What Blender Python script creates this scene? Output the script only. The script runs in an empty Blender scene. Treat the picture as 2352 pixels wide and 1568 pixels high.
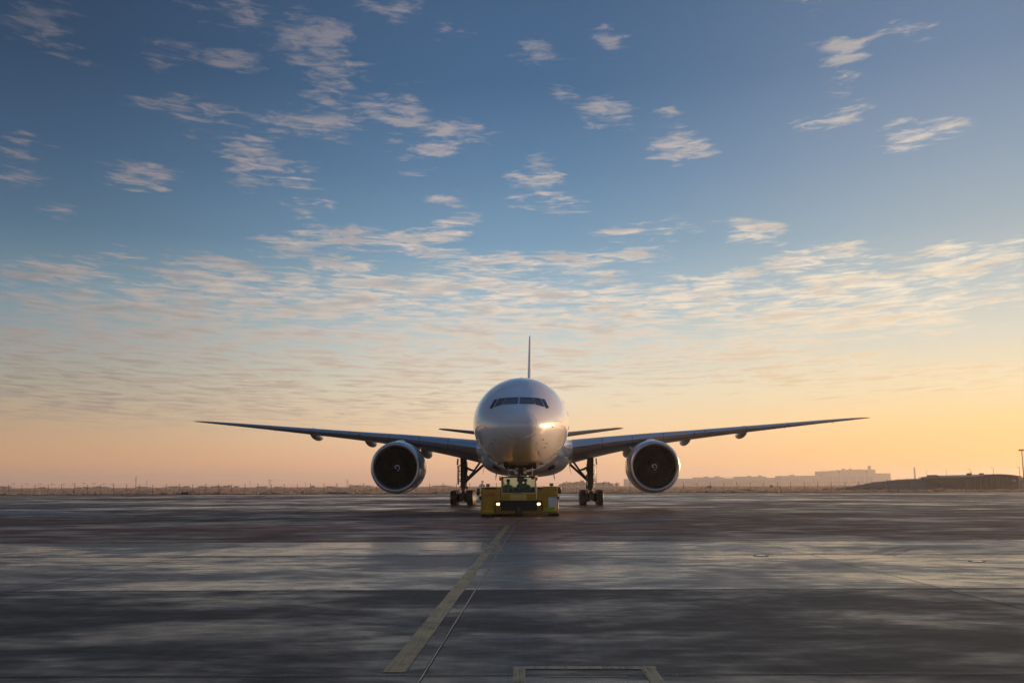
import bpy, bmesh, math, random
import numpy as np
from mathutils import Vector, Matrix
R = math.radians
sc = bpy.context.scene
col = sc.collection
random.seed(7)

# ------------------------------------------------------------------ camera
F = 35.0 / 36.0 * 2352            # focal length in units of a 2352 px wide frame
HC = 1.65                         # eye height
CM = Matrix.Rotation(R(90 + 8.24), 3, 'X') @ Matrix.Rotation(R(-0.20), 3, 'Z')
cam = bpy.data.cameras.new('camera')
camo = bpy.data.objects.new('camera', cam)
col.objects.link(camo)
cam.lens = 35; cam.sensor_width = 36
cam.clip_start = 0.1; cam.clip_end = 30000
camo.location = (0, 0, HC)
camo.rotation_euler = CM.to_euler()
sc.camera = camo

def pdir(px, py):
    return (CM @ Vector(((px - 1176) / F, (784 - py) / F, -1))).normalized()
def ground(px, py):               # where a line of sight meets the ground
    d = pdir(px, py); t = HC / -d.z
    return (d.x * t, d.y * t)
def at(px, py, Y):                # point on a line of sight at distance Y down the field
    d = pdir(px, py); t = Y / d.y
    return Vector((d.x * t, Y, HC + d.z * t))

# ------------------------------------------------------------------ light
SUN_AZ, SUN_EL = 60.0, 4.5        # azimuth to the right of the view axis
sund = Vector((math.sin(R(SUN_AZ)) * math.cos(R(SUN_EL)), math.cos(R(SUN_AZ)) * math.cos(R(SUN_EL)), math.sin(R(SUN_EL))))
sl = bpy.data.lights.new('sun', 'SUN')
sl.energy = 5.0; sl.angle = R(0.5); sl.color = (1.0, 0.59, 0.31)
so = bpy.data.objects.new('sun', sl); col.objects.link(so)
so.rotation_euler = sund.to_track_quat('Z', 'Y').to_euler()
so.location = (60, 20, 40)

sc.view_settings.view_transform = 'Standard'
sc.view_settings.look = 'None'
sc.view_settings.exposure = 0.0
sc.view_settings.gamma = 1.0
sc.view_settings.use_curve_mapping = False
cy = sc.cycles
cy.use_denoising = True
cy.max_bounces = 7; cy.diffuse_bounces = 3; cy.glossy_bounces = 4; cy.transmission_bounces = 6
cy.transparent_max_bounces = 16; cy.volume_bounces = 1
cy.sample_clamp_indirect = 6.0
cy.caustics_reflective = True

# ------------------------------------------------------------------ node helpers
def lin(c):
    return tuple(((x / 255) / 12.92 if x / 255 <= 0.04045 else ((x / 255 + 0.055) / 1.055) ** 2.4) for x in c)
class NT:
    def __init__(s, tree): s.t = tree
    def n(s, typ, **kw):
        nd = s.t.nodes.new(typ)
        for k, v in kw.items(): setattr(nd, k, v)
        return nd
    def put(s, sock, v):
        if isinstance(v, bpy.types.NodeSocket): s.t.links.new(v, sock)
        elif v is not None: sock.default_value = v
    def math(s, op, a, b=None, c=None, clamp=False):
        nd = s.n('ShaderNodeMath', operation=op); nd.use_clamp = clamp
        for i, v in enumerate((a, b, c)): s.put(nd.inputs[i], v)
        return nd.outputs[0]
    def vmath(s, op, a, b=None, c=None, out=0):
        nd = s.n('ShaderNodeVectorMath', operation=op)
        for i, v in enumerate((a, b, c)): s.put(nd.inputs[i], v)
        return nd.outputs[out]
    def sep(s, v):
        nd = s.n('ShaderNodeSeparateXYZ'); s.put(nd.inputs[0], v); return nd.outputs
    def comb(s, x, y, z):
        nd = s.n('ShaderNodeCombineXYZ')
        for i, v in enumerate((x, y, z)): s.put(nd.inputs[i], v)
        return nd.outputs[0]
    def mr(s, v, a, b, c=0.0, d=1.0, interp='LINEAR'):
        nd = s.n('ShaderNodeMapRange', interpolation_type=interp)
        for i, x in enumerate((v, a, b, c, d)): s.put(nd.inputs[i], x)
        return nd.outputs[0]
    def noise(s, v, scale, detail=4, rough=0.5, dist=0.0, dim='3D'):
        nd = s.n('ShaderNodeTexNoise', noise_dimensions=dim)
        s.put(nd.inputs['Vector'], v)
        nd.inputs['Scale'].default_value = scale; nd.inputs['Detail'].default_value = detail
        nd.inputs['Roughness'].default_value = rough; nd.inputs['Distortion'].default_value = dist
        return nd.outputs[0]
    def ramp(s, v, stops, interp='LINEAR'):
        nd = s.n('ShaderNodeValToRGB'); cr = nd.color_ramp; cr.interpolation = interp
        while len(cr.elements) < len(stops): cr.elements.new(0.5)
        for e, (p, c) in zip(cr.elements, stops): e.position = p; e.color = (*c, 1)
        s.put(nd.inputs[0], v); return nd.outputs[0]
    def mix(s, f, a, b, mode='MIX'):
        nd = s.n('ShaderNodeMix', data_type='RGBA', blend_type=mode)
        s.put(nd.inputs[0], f)
        for i, v in ((6, a), (7, b)):
            if isinstance(v, tuple) and len(v) == 3: v = (*v, 1)
            s.put(nd.inputs[i], v)
        return nd.outputs[2]

# ------------------------------------------------------------------ sky
world = bpy.data.worlds.new('World'); sc.world = world
world.use_nodes = True
W = NT(world.node_tree)
bg = world.node_tree.nodes['Background']
tc = W.n('ShaderNodeTexCoord').outputs['Generated']
d = W.vmath('NORMALIZE', tc)
dx, dy, dz = W.sep(d)
el = W.math('ARCSINE', dz)
az = W.math('ARCTAN2', dx, dy)                     # 0 = view axis, + to the right
nish = W.n('ShaderNodeTexSky', sky_type='NISHITA'); nish.sun_disc = False
nish.sun_elevation = R(SUN_EL); nish.sun_rotation = R(SUN_AZ)
nish.air_density = 1.0; nish.dust_density = 2.0; nish.ozone_density = 2.0
SKY_K = 0.13                                       # strength of the Background node
nsky = nish.outputs[0]
elf = W.math('DIVIDE', el, R(40), clamp=True)
def eln(py): return max(0.0, (8.24 - math.degrees(math.atan((py - 784) / F))) / 40)
def column(tab):
    return W.ramp(elf, [(eln(y) if y < 1e4 else 0, lin(c)) for y, c in tab])
left = column([(1112, (208, 150, 116)), (1060, (216, 164, 122)), (985, (200, 168, 134)), (900, (172, 166, 148)), (800, (144, 157, 159)),
               (700, (114, 142, 157)), (560, (80, 111, 135)), (400, (60, 89, 119)), (200, (44, 70, 99)), (-100, (36, 58, 86)), (-500, (44, 70, 104))])
mid = column([(1112, (260, 188, 146)), (1060, (262, 204, 156)), (985, (256, 221, 177)), (900, (240, 227, 200)), (800, (206, 215, 210)),
              (700, (164, 190, 203)), (560, (120, 157, 185)), (400, (93, 131, 166)), (200, (67, 104, 142)), (-100, (60, 91, 128)), (-500, (66, 100, 142))])
right = column([(1112, (272, 200, 108)), (1060, (274, 212, 122)), (985, (268, 223, 152)), (900, (252, 229, 186)), (800, (226, 220, 202)),
                (700, (194, 202, 200)), (560, (162, 179, 189)), (400, (137, 158, 180)), (200, (108, 134, 164)), (-100, (88, 114, 148)), (-500, (78, 102, 138))])
# position between the three columns runs with the angle from the sun's azimuth
offs = W.math('ABSOLUTE', W.math('WRAP', W.math('SUBTRACT', az, R(SUN_AZ)), math.pi, -math.pi))
f1 = W.mr(offs, R(SUN_AZ + 30), R(SUN_AZ - 2), 0, 1, 'SMOOTHSTEP')
f2 = W.mr(offs, R(SUN_AZ), R(SUN_AZ - 28), 0, 1, 'SMOOTHSTEP')
anti = W.mr(offs, R(SUN_AZ + 34), R(180), 0, 0.95, 'SMOOTHSTEP')          # the sky opposite the sun brightens again
grad = W.mix(f2, W.mix(W.math('MAXIMUM', f1, anti), left, mid), right)
grad = W.vmath('SCALE', grad); grad.node.inputs['Scale'].default_value = 1 / SKY_K
sky = W.mix(0.06, grad, nsky)

# cloud sheet: flecks that flatten towards the horizon, in rows that bow with perspective
elb = W.math('SUBTRACT', el, W.math('MULTIPLY', W.math('MULTIPLY', az, az), 0.06))
vv = W.math('MULTIPLY', W.math('LOGARITHM', W.math('ADD', W.math('MAXIMUM', elb, 0.0), 0.10), math.e), 50.0)
cp = W.comb(W.math('MULTIPLY', az, 33.0), vv, 0.0)
n1 = W.noise(cp, 0.42, 3.0, 0.55, 0.2, '2D')
n2 = W.noise(W.vmath('MULTIPLY_ADD', cp, (0.75, 1.15, 0), (13.7, 5.1, 0)), 1.15, 6.0, 0.68, 0.35, '2D')
nz = W.math('MULTIPLY_ADD', n2, 0.60, W.math('MULTIPLY', n1, 0.40))      # about 0.5 in the mean
CLOUDS = [  # px, py, half width, half height, weight
 (580,40,190,80,.50),(745,95,105,70,.62),(770,152,110,22,1.0),(100,60,150,80,.42),(370,122,75,32,.62),(530,142,85,28,.72),(880,20,120,34,.55),
 (1060,65,95,32,.62),(1245,118,80,32,.70),(1395,88,55,36,.62),(1880,8,90,14,.8),(1940,118,80,40,.72),(1925,205,44,28,.55),(1995,240,60,20,.62),
 (1888,282,92,20,1.15),(2112,305,95,42,1.1),(2085,60,80,28,.5),(1385,260,85,34,1.15),(1292,215,48,30,.65),(1530,255,32,11,.8),(1560,338,105,36,1.1),
 (1232,362,58,14,.85),(1235,408,92,26,1.2),(1247,460,92,26,1.2),(920,255,100,52,1.05),(1050,302,110,32,.95),(760,215,115,26,.85),(640,285,100,34,.75),
 (450,270,90,48,.85),(350,235,110,28,.55),(760,282,90,34,.75),(575,345,85,36,1.1),(640,400,150,27,.95),(325,410,100,44,1.0),(45,330,90,56,.68),
 (35,410,60,20,.68),(150,495,66,20,.75),(722,475,66,24,1.2),(958,385,60,18,.9),(955,340,75,17,.75),(1035,350,60,12,.75),(580,428,52,12,.8),
 (1015,460,52,17,1.0),(1050,520,72,28,1.1),(1345,493,62,13,1.0),(1500,537,175,21,1.2),(1730,535,78,26,1.2),(1570,510,58,11,.8),(1885,590,155,32,1.2),
 (2240,578,135,31,1.2),(2185,620,75,20,1.1),(1970,640,75,23,1.15),(870,550,190,38,1.05),(650,552,120,34,.8),(1100,590,180,22,1.0),(1340,597,205,28,1.15),
 (1105,637,155,24,1.05),(790,628,100,22,1.1),(480,612,120,24,.9),(210,635,60,26,1.0),(90,612,120,28,.7),(280,582,100,23,.6),(1630,640,105,18,1.0),
 (300,925,1000,140,1.15),(1150,800,1150,150,1.10),(1700,715,820,105,1.10),(2150,870,560,60,.90),(330,700,560,100,.62),(700,680,420,110,.62),(560,790,800,120,.75),(1080,690,520,80,.95),(150,985,1100,52,1.0),
]
# the coverage, sampled along rows of elevation, three rows to a curve node
AZ0, AZ1 = R(-29.5), R(29.5)
ROWS = list(range(-30, 700, 27)) + [735, 775, 820, 870, 920, 970, 1020, 1070]
ROWS.sort(reverse=True)
def ae(px, py):
    v = pdir(px, py); return math.atan2(v.x, v.y), math.asin(v.z)
blobs = [(*ae(px, py), sx * (1.18 if sx < 400 else 1) / F, sy * (1.25 if sx < 400 else 1) / F, w * (1.25 if py < 200 else 1.1)) for (px, py, sx, sy, w) in CLOUDS]
rel = [ae(1176, y)[1] for y in ROWS]
aa = np.linspace(AZ0, AZ1, 110)
def row(e):
    c = np.zeros_like(aa)
    for (a0, e0, sx, sy, w) in blobs:
        c += w * np.clip(1 - np.sqrt(((aa - a0) / sx) ** 2 + ((e - e0) / sy) ** 2), 0, None)
    return np.minimum(c, 0.62)
def curve(vals, tables):
    nd = W.n('ShaderNodeRGBCurve'); cm = nd.mapping
    for ch, (xs, ys) in enumerate(tables):
        cu = cm.curves[ch]; pts = cu.points
        while len(pts) < len(xs): pts.new(0.5, 0.5)
        for p, x, y in zip(pts, xs, ys): p.location = (float(x), float(y)); p.handle_type = 'VECTOR'
    cm.update(); W.put(nd.inputs['Color'], vals)
    return nd.outputs[0]
azn = W.math('PINGPONG', W.mr(az, AZ0, AZ1, 2.0, 3.0), 1.0); azn.node.inputs[1].default_value = 1.0
W.t.nodes[azn.node.name].inputs[0].links[0].from_node.clamp = False
azv = W.comb(azn, azn, azn)
EL1 = R(32)
eln2 = W.math('DIVIDE', el, EL1, clamp=True); elv = W.comb(eln2, eln2, eln2)
xa = np.linspace(0, 1, len(aa)); cov = None
for g in range(0, len(ROWS), 3):
    tabs, hats = [], []
    for i in range(g, min(g + 3, len(ROWS))):
        tabs.append((xa, row(rel[i])))
        xs, ys = [], []
        if i > 0: xs += [0.0, rel[i - 1] / EL1]; ys += [0, 0]
        else: xs += [0.0]; ys += [1]
        xs.append(rel[i] / EL1); ys.append(1)
        if i < len(ROWS) - 1: xs += [rel[i + 1] / EL1, 1.0]; ys += [0, 0]
        else: xs.append(1.0); ys.append(1)
        if xs[0] == 0 and len(xs) > 1 and xs[1] < 1e-4: xs = xs[1:]; ys = ys[1:]
        hats.append((xs, ys))
    while len(tabs) < 3: tabs.append(([0, 1], [0, 0])); hats.append(([0, 1], [0, 0]))
    dt = W.vmath('DOT_PRODUCT', curve(azv, tabs), curve(elv, hats), out='Value')
    cov = dt if cov is None else W.math('ADD', cov, dt)
low = W.mr(el, R(2.3), R(4.6), 0, 1, 'SMOOTHSTEP')
dens = W.math('MULTIPLY_ADD', W.math('SUBTRACT', nz, 0.50), 5.6, W.math('MULTIPLY_ADD', cov, 2.1, -0.60))
dens = W.mr(dens, 0.0, 1.3, 0, 1, 'SMOOTHSTEP')
dens = W.math('MULTIPLY', W.math('MULTIPLY', dens, low), W.mr(cov, 0.0, 0.12, 0.0, 1.0))
# colour of the cloud: warm towards the sun, mauve grey away from it, greyer where thick
lit = W.mix(f2, W.mix(f1, lin((182, 162, 152)), lin((250, 226, 202))), lin((262, 244, 214)))
lit = W.mix(W.mr(el, R(11), R(24), 0, 0.85), lit, W.mix(f2, W.mix(f1, lin((120, 116, 128)), lin((168, 156, 160))), lin((216, 200, 192))))
gry = W.mix(f2, W.mix(f1, lin((128, 124, 126)), lin((176, 168, 166))), lin((226, 206, 180)))
lown = W.mr(el, R(10.5), R(6), 0, 1)
gry = W.mix(lown, gry, W.mix(f2, W.mix(f1, lin((140, 130, 122)), lin((206, 184, 162))), lin((244, 214, 166))))
shade = W.mr(n1, 0.48, 0.70, 0.0, 0.75)
shade = W.math('MAXIMUM', shade, W.math('MULTIPLY', W.mr(n2, 0.42, 0.60, 0.25, 1.0), lown))
ccol = W.mix(shade, lit, gry)
ccol = W.vmath('SCALE', ccol); ccol.node.inputs['Scale'].default_value = 1 / SKY_K
alpha = W.math('MULTIPLY', W.math('MULTIPLY', dens, W.mr(el, R(13), R(23), 1.0, 0.60)), W.mix(f2, W.mix(f1, (.70,) * 3, (.82,) * 3), (.84,) * 3))
W.put(bg.inputs[0], W.mix(alpha, sky, ccol))
bg.inputs[1].default_value = SKY_K

# ------------------------------------------------------------------ materials
MATS = {}
def mat(name, color, rough=0.5, metal=0.0, coat=0.0, coat_rough=0.05, vary=0.0, scale=3.0, bump=0.0, bscale=40.0, emit=None, estr=0.0, rvary=0.0, spec=None):
    if name in MATS: return MATS[name]
    m = bpy.data.materials.new(name); m.use_nodes = True
    T = NT(m.node_tree); b = m.node_tree.nodes['Principled BSDF']
    b.inputs['Base Color'].default_value = (*color, 1)
    b.inputs['Roughness'].default_value = rough
    b.inputs['Metallic'].default_value = metal
    b.inputs['Coat Weight'].default_value = coat
    b.inputs['Coat Roughness'].default_value = coat_rough
    if spec is not None: b.inputs['Specular IOR Level'].default_value = spec
    if vary or rvary or bump:
        co = T.n('ShaderNodeTexCoord').outputs['Object']
    if vary:
        nz_ = T.noise(co, scale, 5, 0.6)
        f = T.mr(nz_, 0.3, 0.7, 0, 1)
        T.put(b.inputs['Base Color'], T.mix(f, tuple(c * (1 - vary) for c in color), tuple(min(1, c * (1 + vary)) for c in color)))
    if rvary:
        T.put(b.inputs['Roughness'], T.mr(T.noise(co, scale * 1.7, 4, 0.6), 0.3, 0.7, max(0.02, rough - rvary), rough + rvary))
    if bump:
        bn = T.n('ShaderNodeBump'); bn.inputs['Distance'].default_value = bump
        T.put(bn.inputs['Height'], T.noise(co, bscale, 3, 0.5)); T.put(b.inputs['Normal'], bn.outputs[0])
    if emit:
        b.inputs['Emission Color'].default_value = (*emit, 1); b.inputs['Emission Strength'].default_value = estr
    MATS[name] = m
    return m

def glass(name, tint, rough=0.02, ior=1.5):
    if name in MATS: return MATS[name]
    m = bpy.data.materials.new(name); m.use_nodes = True
    T = NT(m.node_tree); t = m.node_tree; t.nodes.remove(t.nodes['Principled BSDF'])
    tr = T.n('ShaderNodeBsdfTransparent'); tr.inputs[0].default_value = (*tint, 1)
    gl = T.n('ShaderNodeBsdfGlossy'); gl.inputs['Roughness'].default_value = rough
    fr = T.n('ShaderNodeFresnel'); fr.inputs[0].default_value = ior
    mx = T.n('ShaderNodeMixShader')
    T.put(mx.inputs[0], fr.outputs[0]); T.put(mx.inputs[1], tr.outputs[0]); T.put(mx.inputs[2], gl.outputs[0])
    T.put(t.nodes['Material Output'].inputs[0], mx.outputs[0])
    MATS[name] = m
    return m

# ------------------------------------------------------------------ mesh helpers
class MB:
    def __init__(s): s.v = []; s.f = []; s.m = []
    def add(s, vs, fs, mi=0):
        o = len(s.v); s.v += [tuple(v) for v in vs]
        for f in fs: s.f.append(tuple(i + o for i in f)); s.m.append(mi)
        return s
    def box(s, x0, x1, y0, y1, z0, z1, mi=0):
        vs = [(x, y, z) for z in (z0, z1) for y in (y0, y1) for x in (x0, x1)]
        return s.add(vs, [(0, 2, 3, 1), (4, 5, 7, 6), (0, 1, 5, 4), (2, 6, 7, 3), (0, 4, 6, 2), (1, 3, 7, 5)], mi)
    def hexa(s, low, high, mi=0):         # two quads
        return s.add(list(low) + list(high), [(0, 3, 2, 1), (4, 5, 6, 7), (0, 1, 5, 4), (1, 2, 6, 5), (2, 3, 7, 6), (3, 0, 4, 7)], mi)
    def loft(s, rings, closed=True, caps=True, mi=0, skip=None):
        n = len(rings[0]); vs = [p for r in rings for p in r]; fs = []
        for i in range(len(rings) - 1):
            for j in range(n if closed else n - 1):
                k = (j + 1) % n
                if skip and skip(i, j): continue
                fs.append((i * n + j, i * n + k, (i + 1) * n + k, (i + 1) * n + j))
        if caps and closed:
            fs.append(tuple(range(n - 1, -1, -1))); fs.append(tuple((len(rings) - 1) * n + j for j in range(n)))
        return s.add(vs, fs, mi)
    def tube(s, pts, r, n=10, caps=True, mi=0):
        pts = [Vector(p) for p in pts]; rs = r if isinstance(r, (list, tuple)) else [r] * len(pts)
        rings = []; up = None
        for i, p in enumerate(pts):
            t = (pts[min(i + 1, len(pts) - 1)] - pts[max(i - 1, 0)]).normalized()
            if up is None:
                up = Vector((0, 0, 1)) if abs(t.z) < 0.9 else Vector((0, 1, 0))
            a = t.cross(up).normalized(); b = a.cross(t).normalized(); up = b
            rings.append([p + (a * math.cos(2 * math.pi * k / n) + b * math.sin(2 * math.pi * k / n)) * rs[i] for k in range(n)])
        return s.loft(rings, True, caps, mi)
    def lathe(s, prof, o=(0, 0, 0), axis='y', n=32, closed=False, caps=False, mi=0):
        rings = []
        for a, r in prof:
            ring = []
            for k in range(n):
                c, q = math.cos(2 * math.pi * k / n) * r, math.sin(2 * math.pi * k / n) * r
                p = {'y': (c, a, q), 'x': (a, c, q), 'z': (c, q, a)}[axis]
                ring.append((o[0] + p[0], o[1] + p[1], o[2] + p[2]))
            rings.append(ring)
        if closed: rings.append(rings[0])
        return s.loft(rings, True, caps, mi)
    def build(s, name, mats, parent=None, loc=(0, 0, 0), smooth=None, bevel=0.0, seg=2, solid=True):
        me = bpy.data.meshes.new(name)
        me.from_pydata([tuple(v) for v in s.v], [], s.f)
        for m in (mats if isinstance(mats, (list, tuple)) else [mats]):
            if m: me.materials.append(m)
        me.polygons.foreach_set('material_index', s.m)
        bm = bmesh.new(); bm.from_mesh(me)
        bmesh.ops.remove_doubles(bm, verts=bm.verts, dist=1e-5)
        if solid: bmesh.ops.recalc_face_normals(bm, faces=bm.faces)
        if bevel:
            es = [e for e in bm.edges if len(e.link_faces) == 2 and e.calc_face_angle(0) > 0.5]
            bmesh.ops.bevel(bm, geom=es, offset=bevel, segments=seg, affect='EDGES', profile=0.5)
        bm.to_mesh(me); bm.free()
        if smooth or bevel:
            me.polygons.foreach_set('use_smooth', [True] * len(me.polygons))
            me.set_sharp_from_angle(angle=R(smooth or 35))
        me.update()
        o = bpy.data.objects.new(name, me); col.objects.link(o)
        o.location = loc
        if parent: o.parent = parent
        return o
def inst(src, name, parent=None, loc=None, rot=None, scale=None):
    o = bpy.data.objects.new(name, src.data); col.objects.link(o)
    o.parent = parent
    o.location = src.location if loc is None else loc
    if rot is not None: o.rotation_euler = rot
    if scale is not None: o.scale = scale
    return o
def tag(o, label=None, cat=None, group=None, kind=None):
    if label: o['label'] = label
    if cat: o['category'] = cat
    if group: o['group'] = group
    if kind: o['kind'] = kind
    return o
def empty(name, loc=(0, 0, 0), rz=0.0):
    o = bpy.data.objects.new(name, None); col.objects.link(o)
    o.location = loc; o.rotation_euler = (0, 0, rz); o.empty_display_size = 0.5
    return o

# ------------------------------------------------------------------ ground materials
def pavement(name, c0, c1, r0, r1, pscale, fine=1.0, tint=None, groove=True, bump=0.0007, spec=0.5, mw=0.85, fst=0.0):
    m = bpy.data.materials.new(name); m.use_nodes = True
    T = NT(m.node_tree); b = m.node_tree.nodes['Principled BSDF']
    p = T.n('ShaderNodeNewGeometry').outputs['Position']
    big = T.noise(T.vmath('MULTIPLY', p, (0.55, 1.0, 1)), pscale, 5, 0.62, 0.4)
    med = T.noise(T.vmath('MULTIPLY', p, (1, 1.6, 1)), pscale * 5.0, 5, 0.6)
    fin = T.noise(p, 55 * fine, 3, 0.6)
    rnd = T.n('ShaderNodeObjectInfo').outputs['Random']
    wet = T.mr(T.math('MULTIPLY_ADD', med, mw, T.math('MULTIPLY_ADD', rnd, 0.10, T.math('MULTIPLY', big, 1.75 - mw))), 0.70, 1.12, 0, 1, 'SMOOTHSTEP')
    if fst:                                     # fine damp streaks left by the broom
        fs_ = T.noise(T.vmath('MULTIPLY', p, (0.8, 2.2, 1)), 2.6, 4, 0.65)
        wet = T.math('ADD', wet, T.math('MULTIPLY', T.math('SUBTRACT', fs_, 0.5), fst * 2.2), clamp=True)
    colr = T.mix(T.mr(T.math('MULTIPLY_ADD', fin, 0.5, T.math('MULTIPLY', med, 0.8)), 0.4, 0.9), c0, c1)
    colr = T.mix(T.math('MULTIPLY', wet, 0.45), colr, tuple(c * 0.5 for c in c0))
    colr = T.mix(T.math('MULTIPLY_ADD', rnd, 0.22, -0.06), colr, (0.02, 0.02, 0.02))
    spk = T.mr(T.noise(p, 9.0, 2, 0.5), 0.70, 0.74, 0, 0.5)                  # oil spots and repairs
    colr = T.mix(spk, colr, tuple(c * 0.45 for c in c0))
    if tint:
        colr = T.mix(T.mr(T.noise(p, pscale * 1.6, 5, 0.65, 0.6), 0.51, 0.63, 0, 0.85), colr, tint)
    T.put(b.inputs['Base Color'], colr)
    T.put(b.inputs['Roughness'], T.math('MULTIPLY_ADD', T.math('SUBTRACT', fin, 0.5), 0.16, T.mr(wet, 0, 1, r1, r0)))
    b.inputs['Specular IOR Level'].default_value = spec
    h = T.math('MULTIPLY', fin, 0.7)
    if groove:
        gl = T.noise(T.vmath('MULTIPLY', p, (22, 0.35, 1)), 1.0, 3, 0.6)
        T.put(b.inputs['Base Color'], T.mix(T.mr(gl, 0.35, 0.7, 0, 0.40), colr, tuple(c * 1.7 for c in c1)))
        gq = T.noise(T.vmath('MULTIPLY', p, (70, 1.2, 1)), 1.0, 2, 0.5)
        h = T.math('MULTIPLY_ADD', gq, 0.8, h)
    bn = T.n('ShaderNodeBump'); bn.inputs['Distance'].default_value = bump; bn.inputs['Strength'].default_value = 0.6
    T.put(bn.inputs['Height'], h); T.put(b.inputs['Normal'], bn.outputs[0])
    return m
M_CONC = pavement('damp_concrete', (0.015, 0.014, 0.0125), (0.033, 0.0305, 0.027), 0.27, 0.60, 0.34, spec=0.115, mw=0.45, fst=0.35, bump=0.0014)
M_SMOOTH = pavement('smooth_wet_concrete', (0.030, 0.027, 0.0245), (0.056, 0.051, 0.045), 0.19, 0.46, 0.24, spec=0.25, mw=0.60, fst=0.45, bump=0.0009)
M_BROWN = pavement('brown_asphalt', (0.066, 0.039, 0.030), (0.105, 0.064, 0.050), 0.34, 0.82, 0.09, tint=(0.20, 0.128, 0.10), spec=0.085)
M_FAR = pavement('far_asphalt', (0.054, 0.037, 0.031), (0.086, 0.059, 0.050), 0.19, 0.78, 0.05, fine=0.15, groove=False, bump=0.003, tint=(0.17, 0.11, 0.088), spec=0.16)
M_SUB = mat('joint_filler', (0.012, 0.012, 0.013), 0.9)
M_SEAL = mat('pale_joint_seal', (0.36, 0.31, 0.22), 0.45, vary=0.4, scale=6)

def paint(name, c, lo=0.72, hi=1.02, most=0.9):
    m = bpy.data.materials.new(name); m.use_nodes = True
    T = NT(m.node_tree); b = m.node_tree.nodes['Principled BSDF']
    p = T.n('ShaderNodeNewGeometry').outputs['Position']
    big = T.noise(p, 1.1, 4, 0.6); med = T.noise(p, 7.0, 4, 0.7)
    gq = T.noise(T.vmath('MULTIPLY', p, (45, 0.8, 1)), 1.0, 3, 0.6)
    wear = T.math('MULTIPLY_ADD', gq, 0.45, T.math('MULTIPLY_ADD', med, 0.55, T.math('MULTIPLY', big, 0.6)))
    T.put(b.inputs['Base Color'], T.mix(T.mr(med, 0.3, 0.7), tuple(q * 0.75 for q in c), c))
    b.inputs['Roughness'].default_value = 0.42; b.inputs['Specular IOR Level'].default_value = 0.3
    T.put(b.inputs['Alpha'], T.mr(wear, lo, hi, most, 0.12))
    return m
M_RUBMARK = paint('tyre_rubber_mark', (0.012, 0.011, 0.011), 0.55, 0.95, 0.45)
M_STAIN = paint('joint_stain', (0.012, 0.0115, 0.011), 0.6, 1.05, 0.75)
M_FROST = paint('thin_frost', (0.50, 0.42, 0.40), 0.7, 1.0, 0.8)
M_SEAM = paint('pale_seam', (0.17, 0.15, 0.13), 0.7, 1.0, 0.8)
M_YLINE = paint('worn_yellow_paint', (0.29, 0.23, 0.065), 0.76, 1.14)
M_CLINE = paint('worn_cream_paint', (0.30, 0.25, 0.095), 0.74, 1.06)

# ------------------------------------------------------------------ setting: grassland, apron slabs, taxiway
def grass_mat(name, c0, c1, frost, sc_=0.02):
    m = bpy.data.materials.new(name); m.use_nodes = True
    T = NT(m.node_tree); b = m.node_tree.nodes['Principled BSDF']
    p = T.n('ShaderNodeNewGeometry').outputs['Position']
    n_ = T.noise(p, sc_, 6, 0.65); k = T.noise(p, 0.6, 4, 0.7)
    c = T.mix(T.mr(k, 0.3, 0.7), c0, c1)
    c = T.mix(T.mr(n_, 0.47, 0.62, 0, 0.8), c, frost)
    T.put(b.inputs['Base Color'], c); b.inputs['Roughness'].default_value = 0.9
    bn = T.n('ShaderNodeBump'); bn.inputs['Distance'].default_value = 0.25
    T.put(bn.inputs['Height'], T.noise(p, 1.5, 4, 0.7)); T.put(b.inputs['Normal'], bn.outputs[0])
    return m
M_GRASS = grass_mat('frosty_dry_grass', (0.24, 0.175, 0.11), (0.36, 0.27, 0.18), (0.46, 0.38, 0.31))
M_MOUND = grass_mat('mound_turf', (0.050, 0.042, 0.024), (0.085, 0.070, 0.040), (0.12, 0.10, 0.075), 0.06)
o = MB().add([(-4900, -4900, -0.06), (4900, -4900, -0.06), (4900, 4900, -0.06), (-4900, 4900, -0.06)], [(0, 1, 2, 3)]).build('grassland', M_GRASS)
tag(o, kind='structure')

apron = MB().box(-70, 70, -10, 68.2, -0.055, -0.035).build('apron', M_SUB)
tag(apron, kind='structure')
ANG = R(-1.45)                       # the slab grid runs nearly parallel to the centre line
GX = [-0.815 + 7.5 * k for k in range(-6, 8)]
GY = [-5.6, 1.75, 9.1] + [ground(1176, 1354)[1], ground(1176, 1275)[1], ground(1176, 1243)[1]]
while GY[-1] < 66: GY.append(GY[-1] + 7.4)
_ca, _sa = math.cos(ANG), math.sin(ANG)
def grid(x, y):                      # columns shear with the centre line, rows stay square to the view
    return (x + 0.0268 * (y - 8.4), y)
for j in range(len(GY) - 1):
    for i in range(len(GX) - 1):
        g = 0.010 if j < 5 else 0.007
        gy = 0.016 if j < 5 else 0.008
        q = [grid(GX[i] + g, GY[j] + gy), grid(GX[i + 1] - g, GY[j] + gy), grid(GX[i + 1] - g, GY[j + 1] - gy), grid(GX[i] + g, GY[j + 1] - gy)]
        cxm = sum(a for a, _ in q) / 4; cym = sum(b for _, b in q) / 4
        if cym < 4 and abs(cxm) > 14: continue
        if abs(cxm) > 9 + cym * 0.62 + 4: continue
        dz_ = random.uniform(-0.0015, 0.0015)
        mb = MB().hexa([(x - cxm, y - cym, -0.030) for x, y in q], [(x - cxm, y - cym, dz_) for x, y in q])
        mb.build('slab', M_CONC if j < 3 else (M_SMOOTH if j < 5 else M_BROWN), apron, (cxm, cym, 0), bevel=0.006, seg=1)
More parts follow.
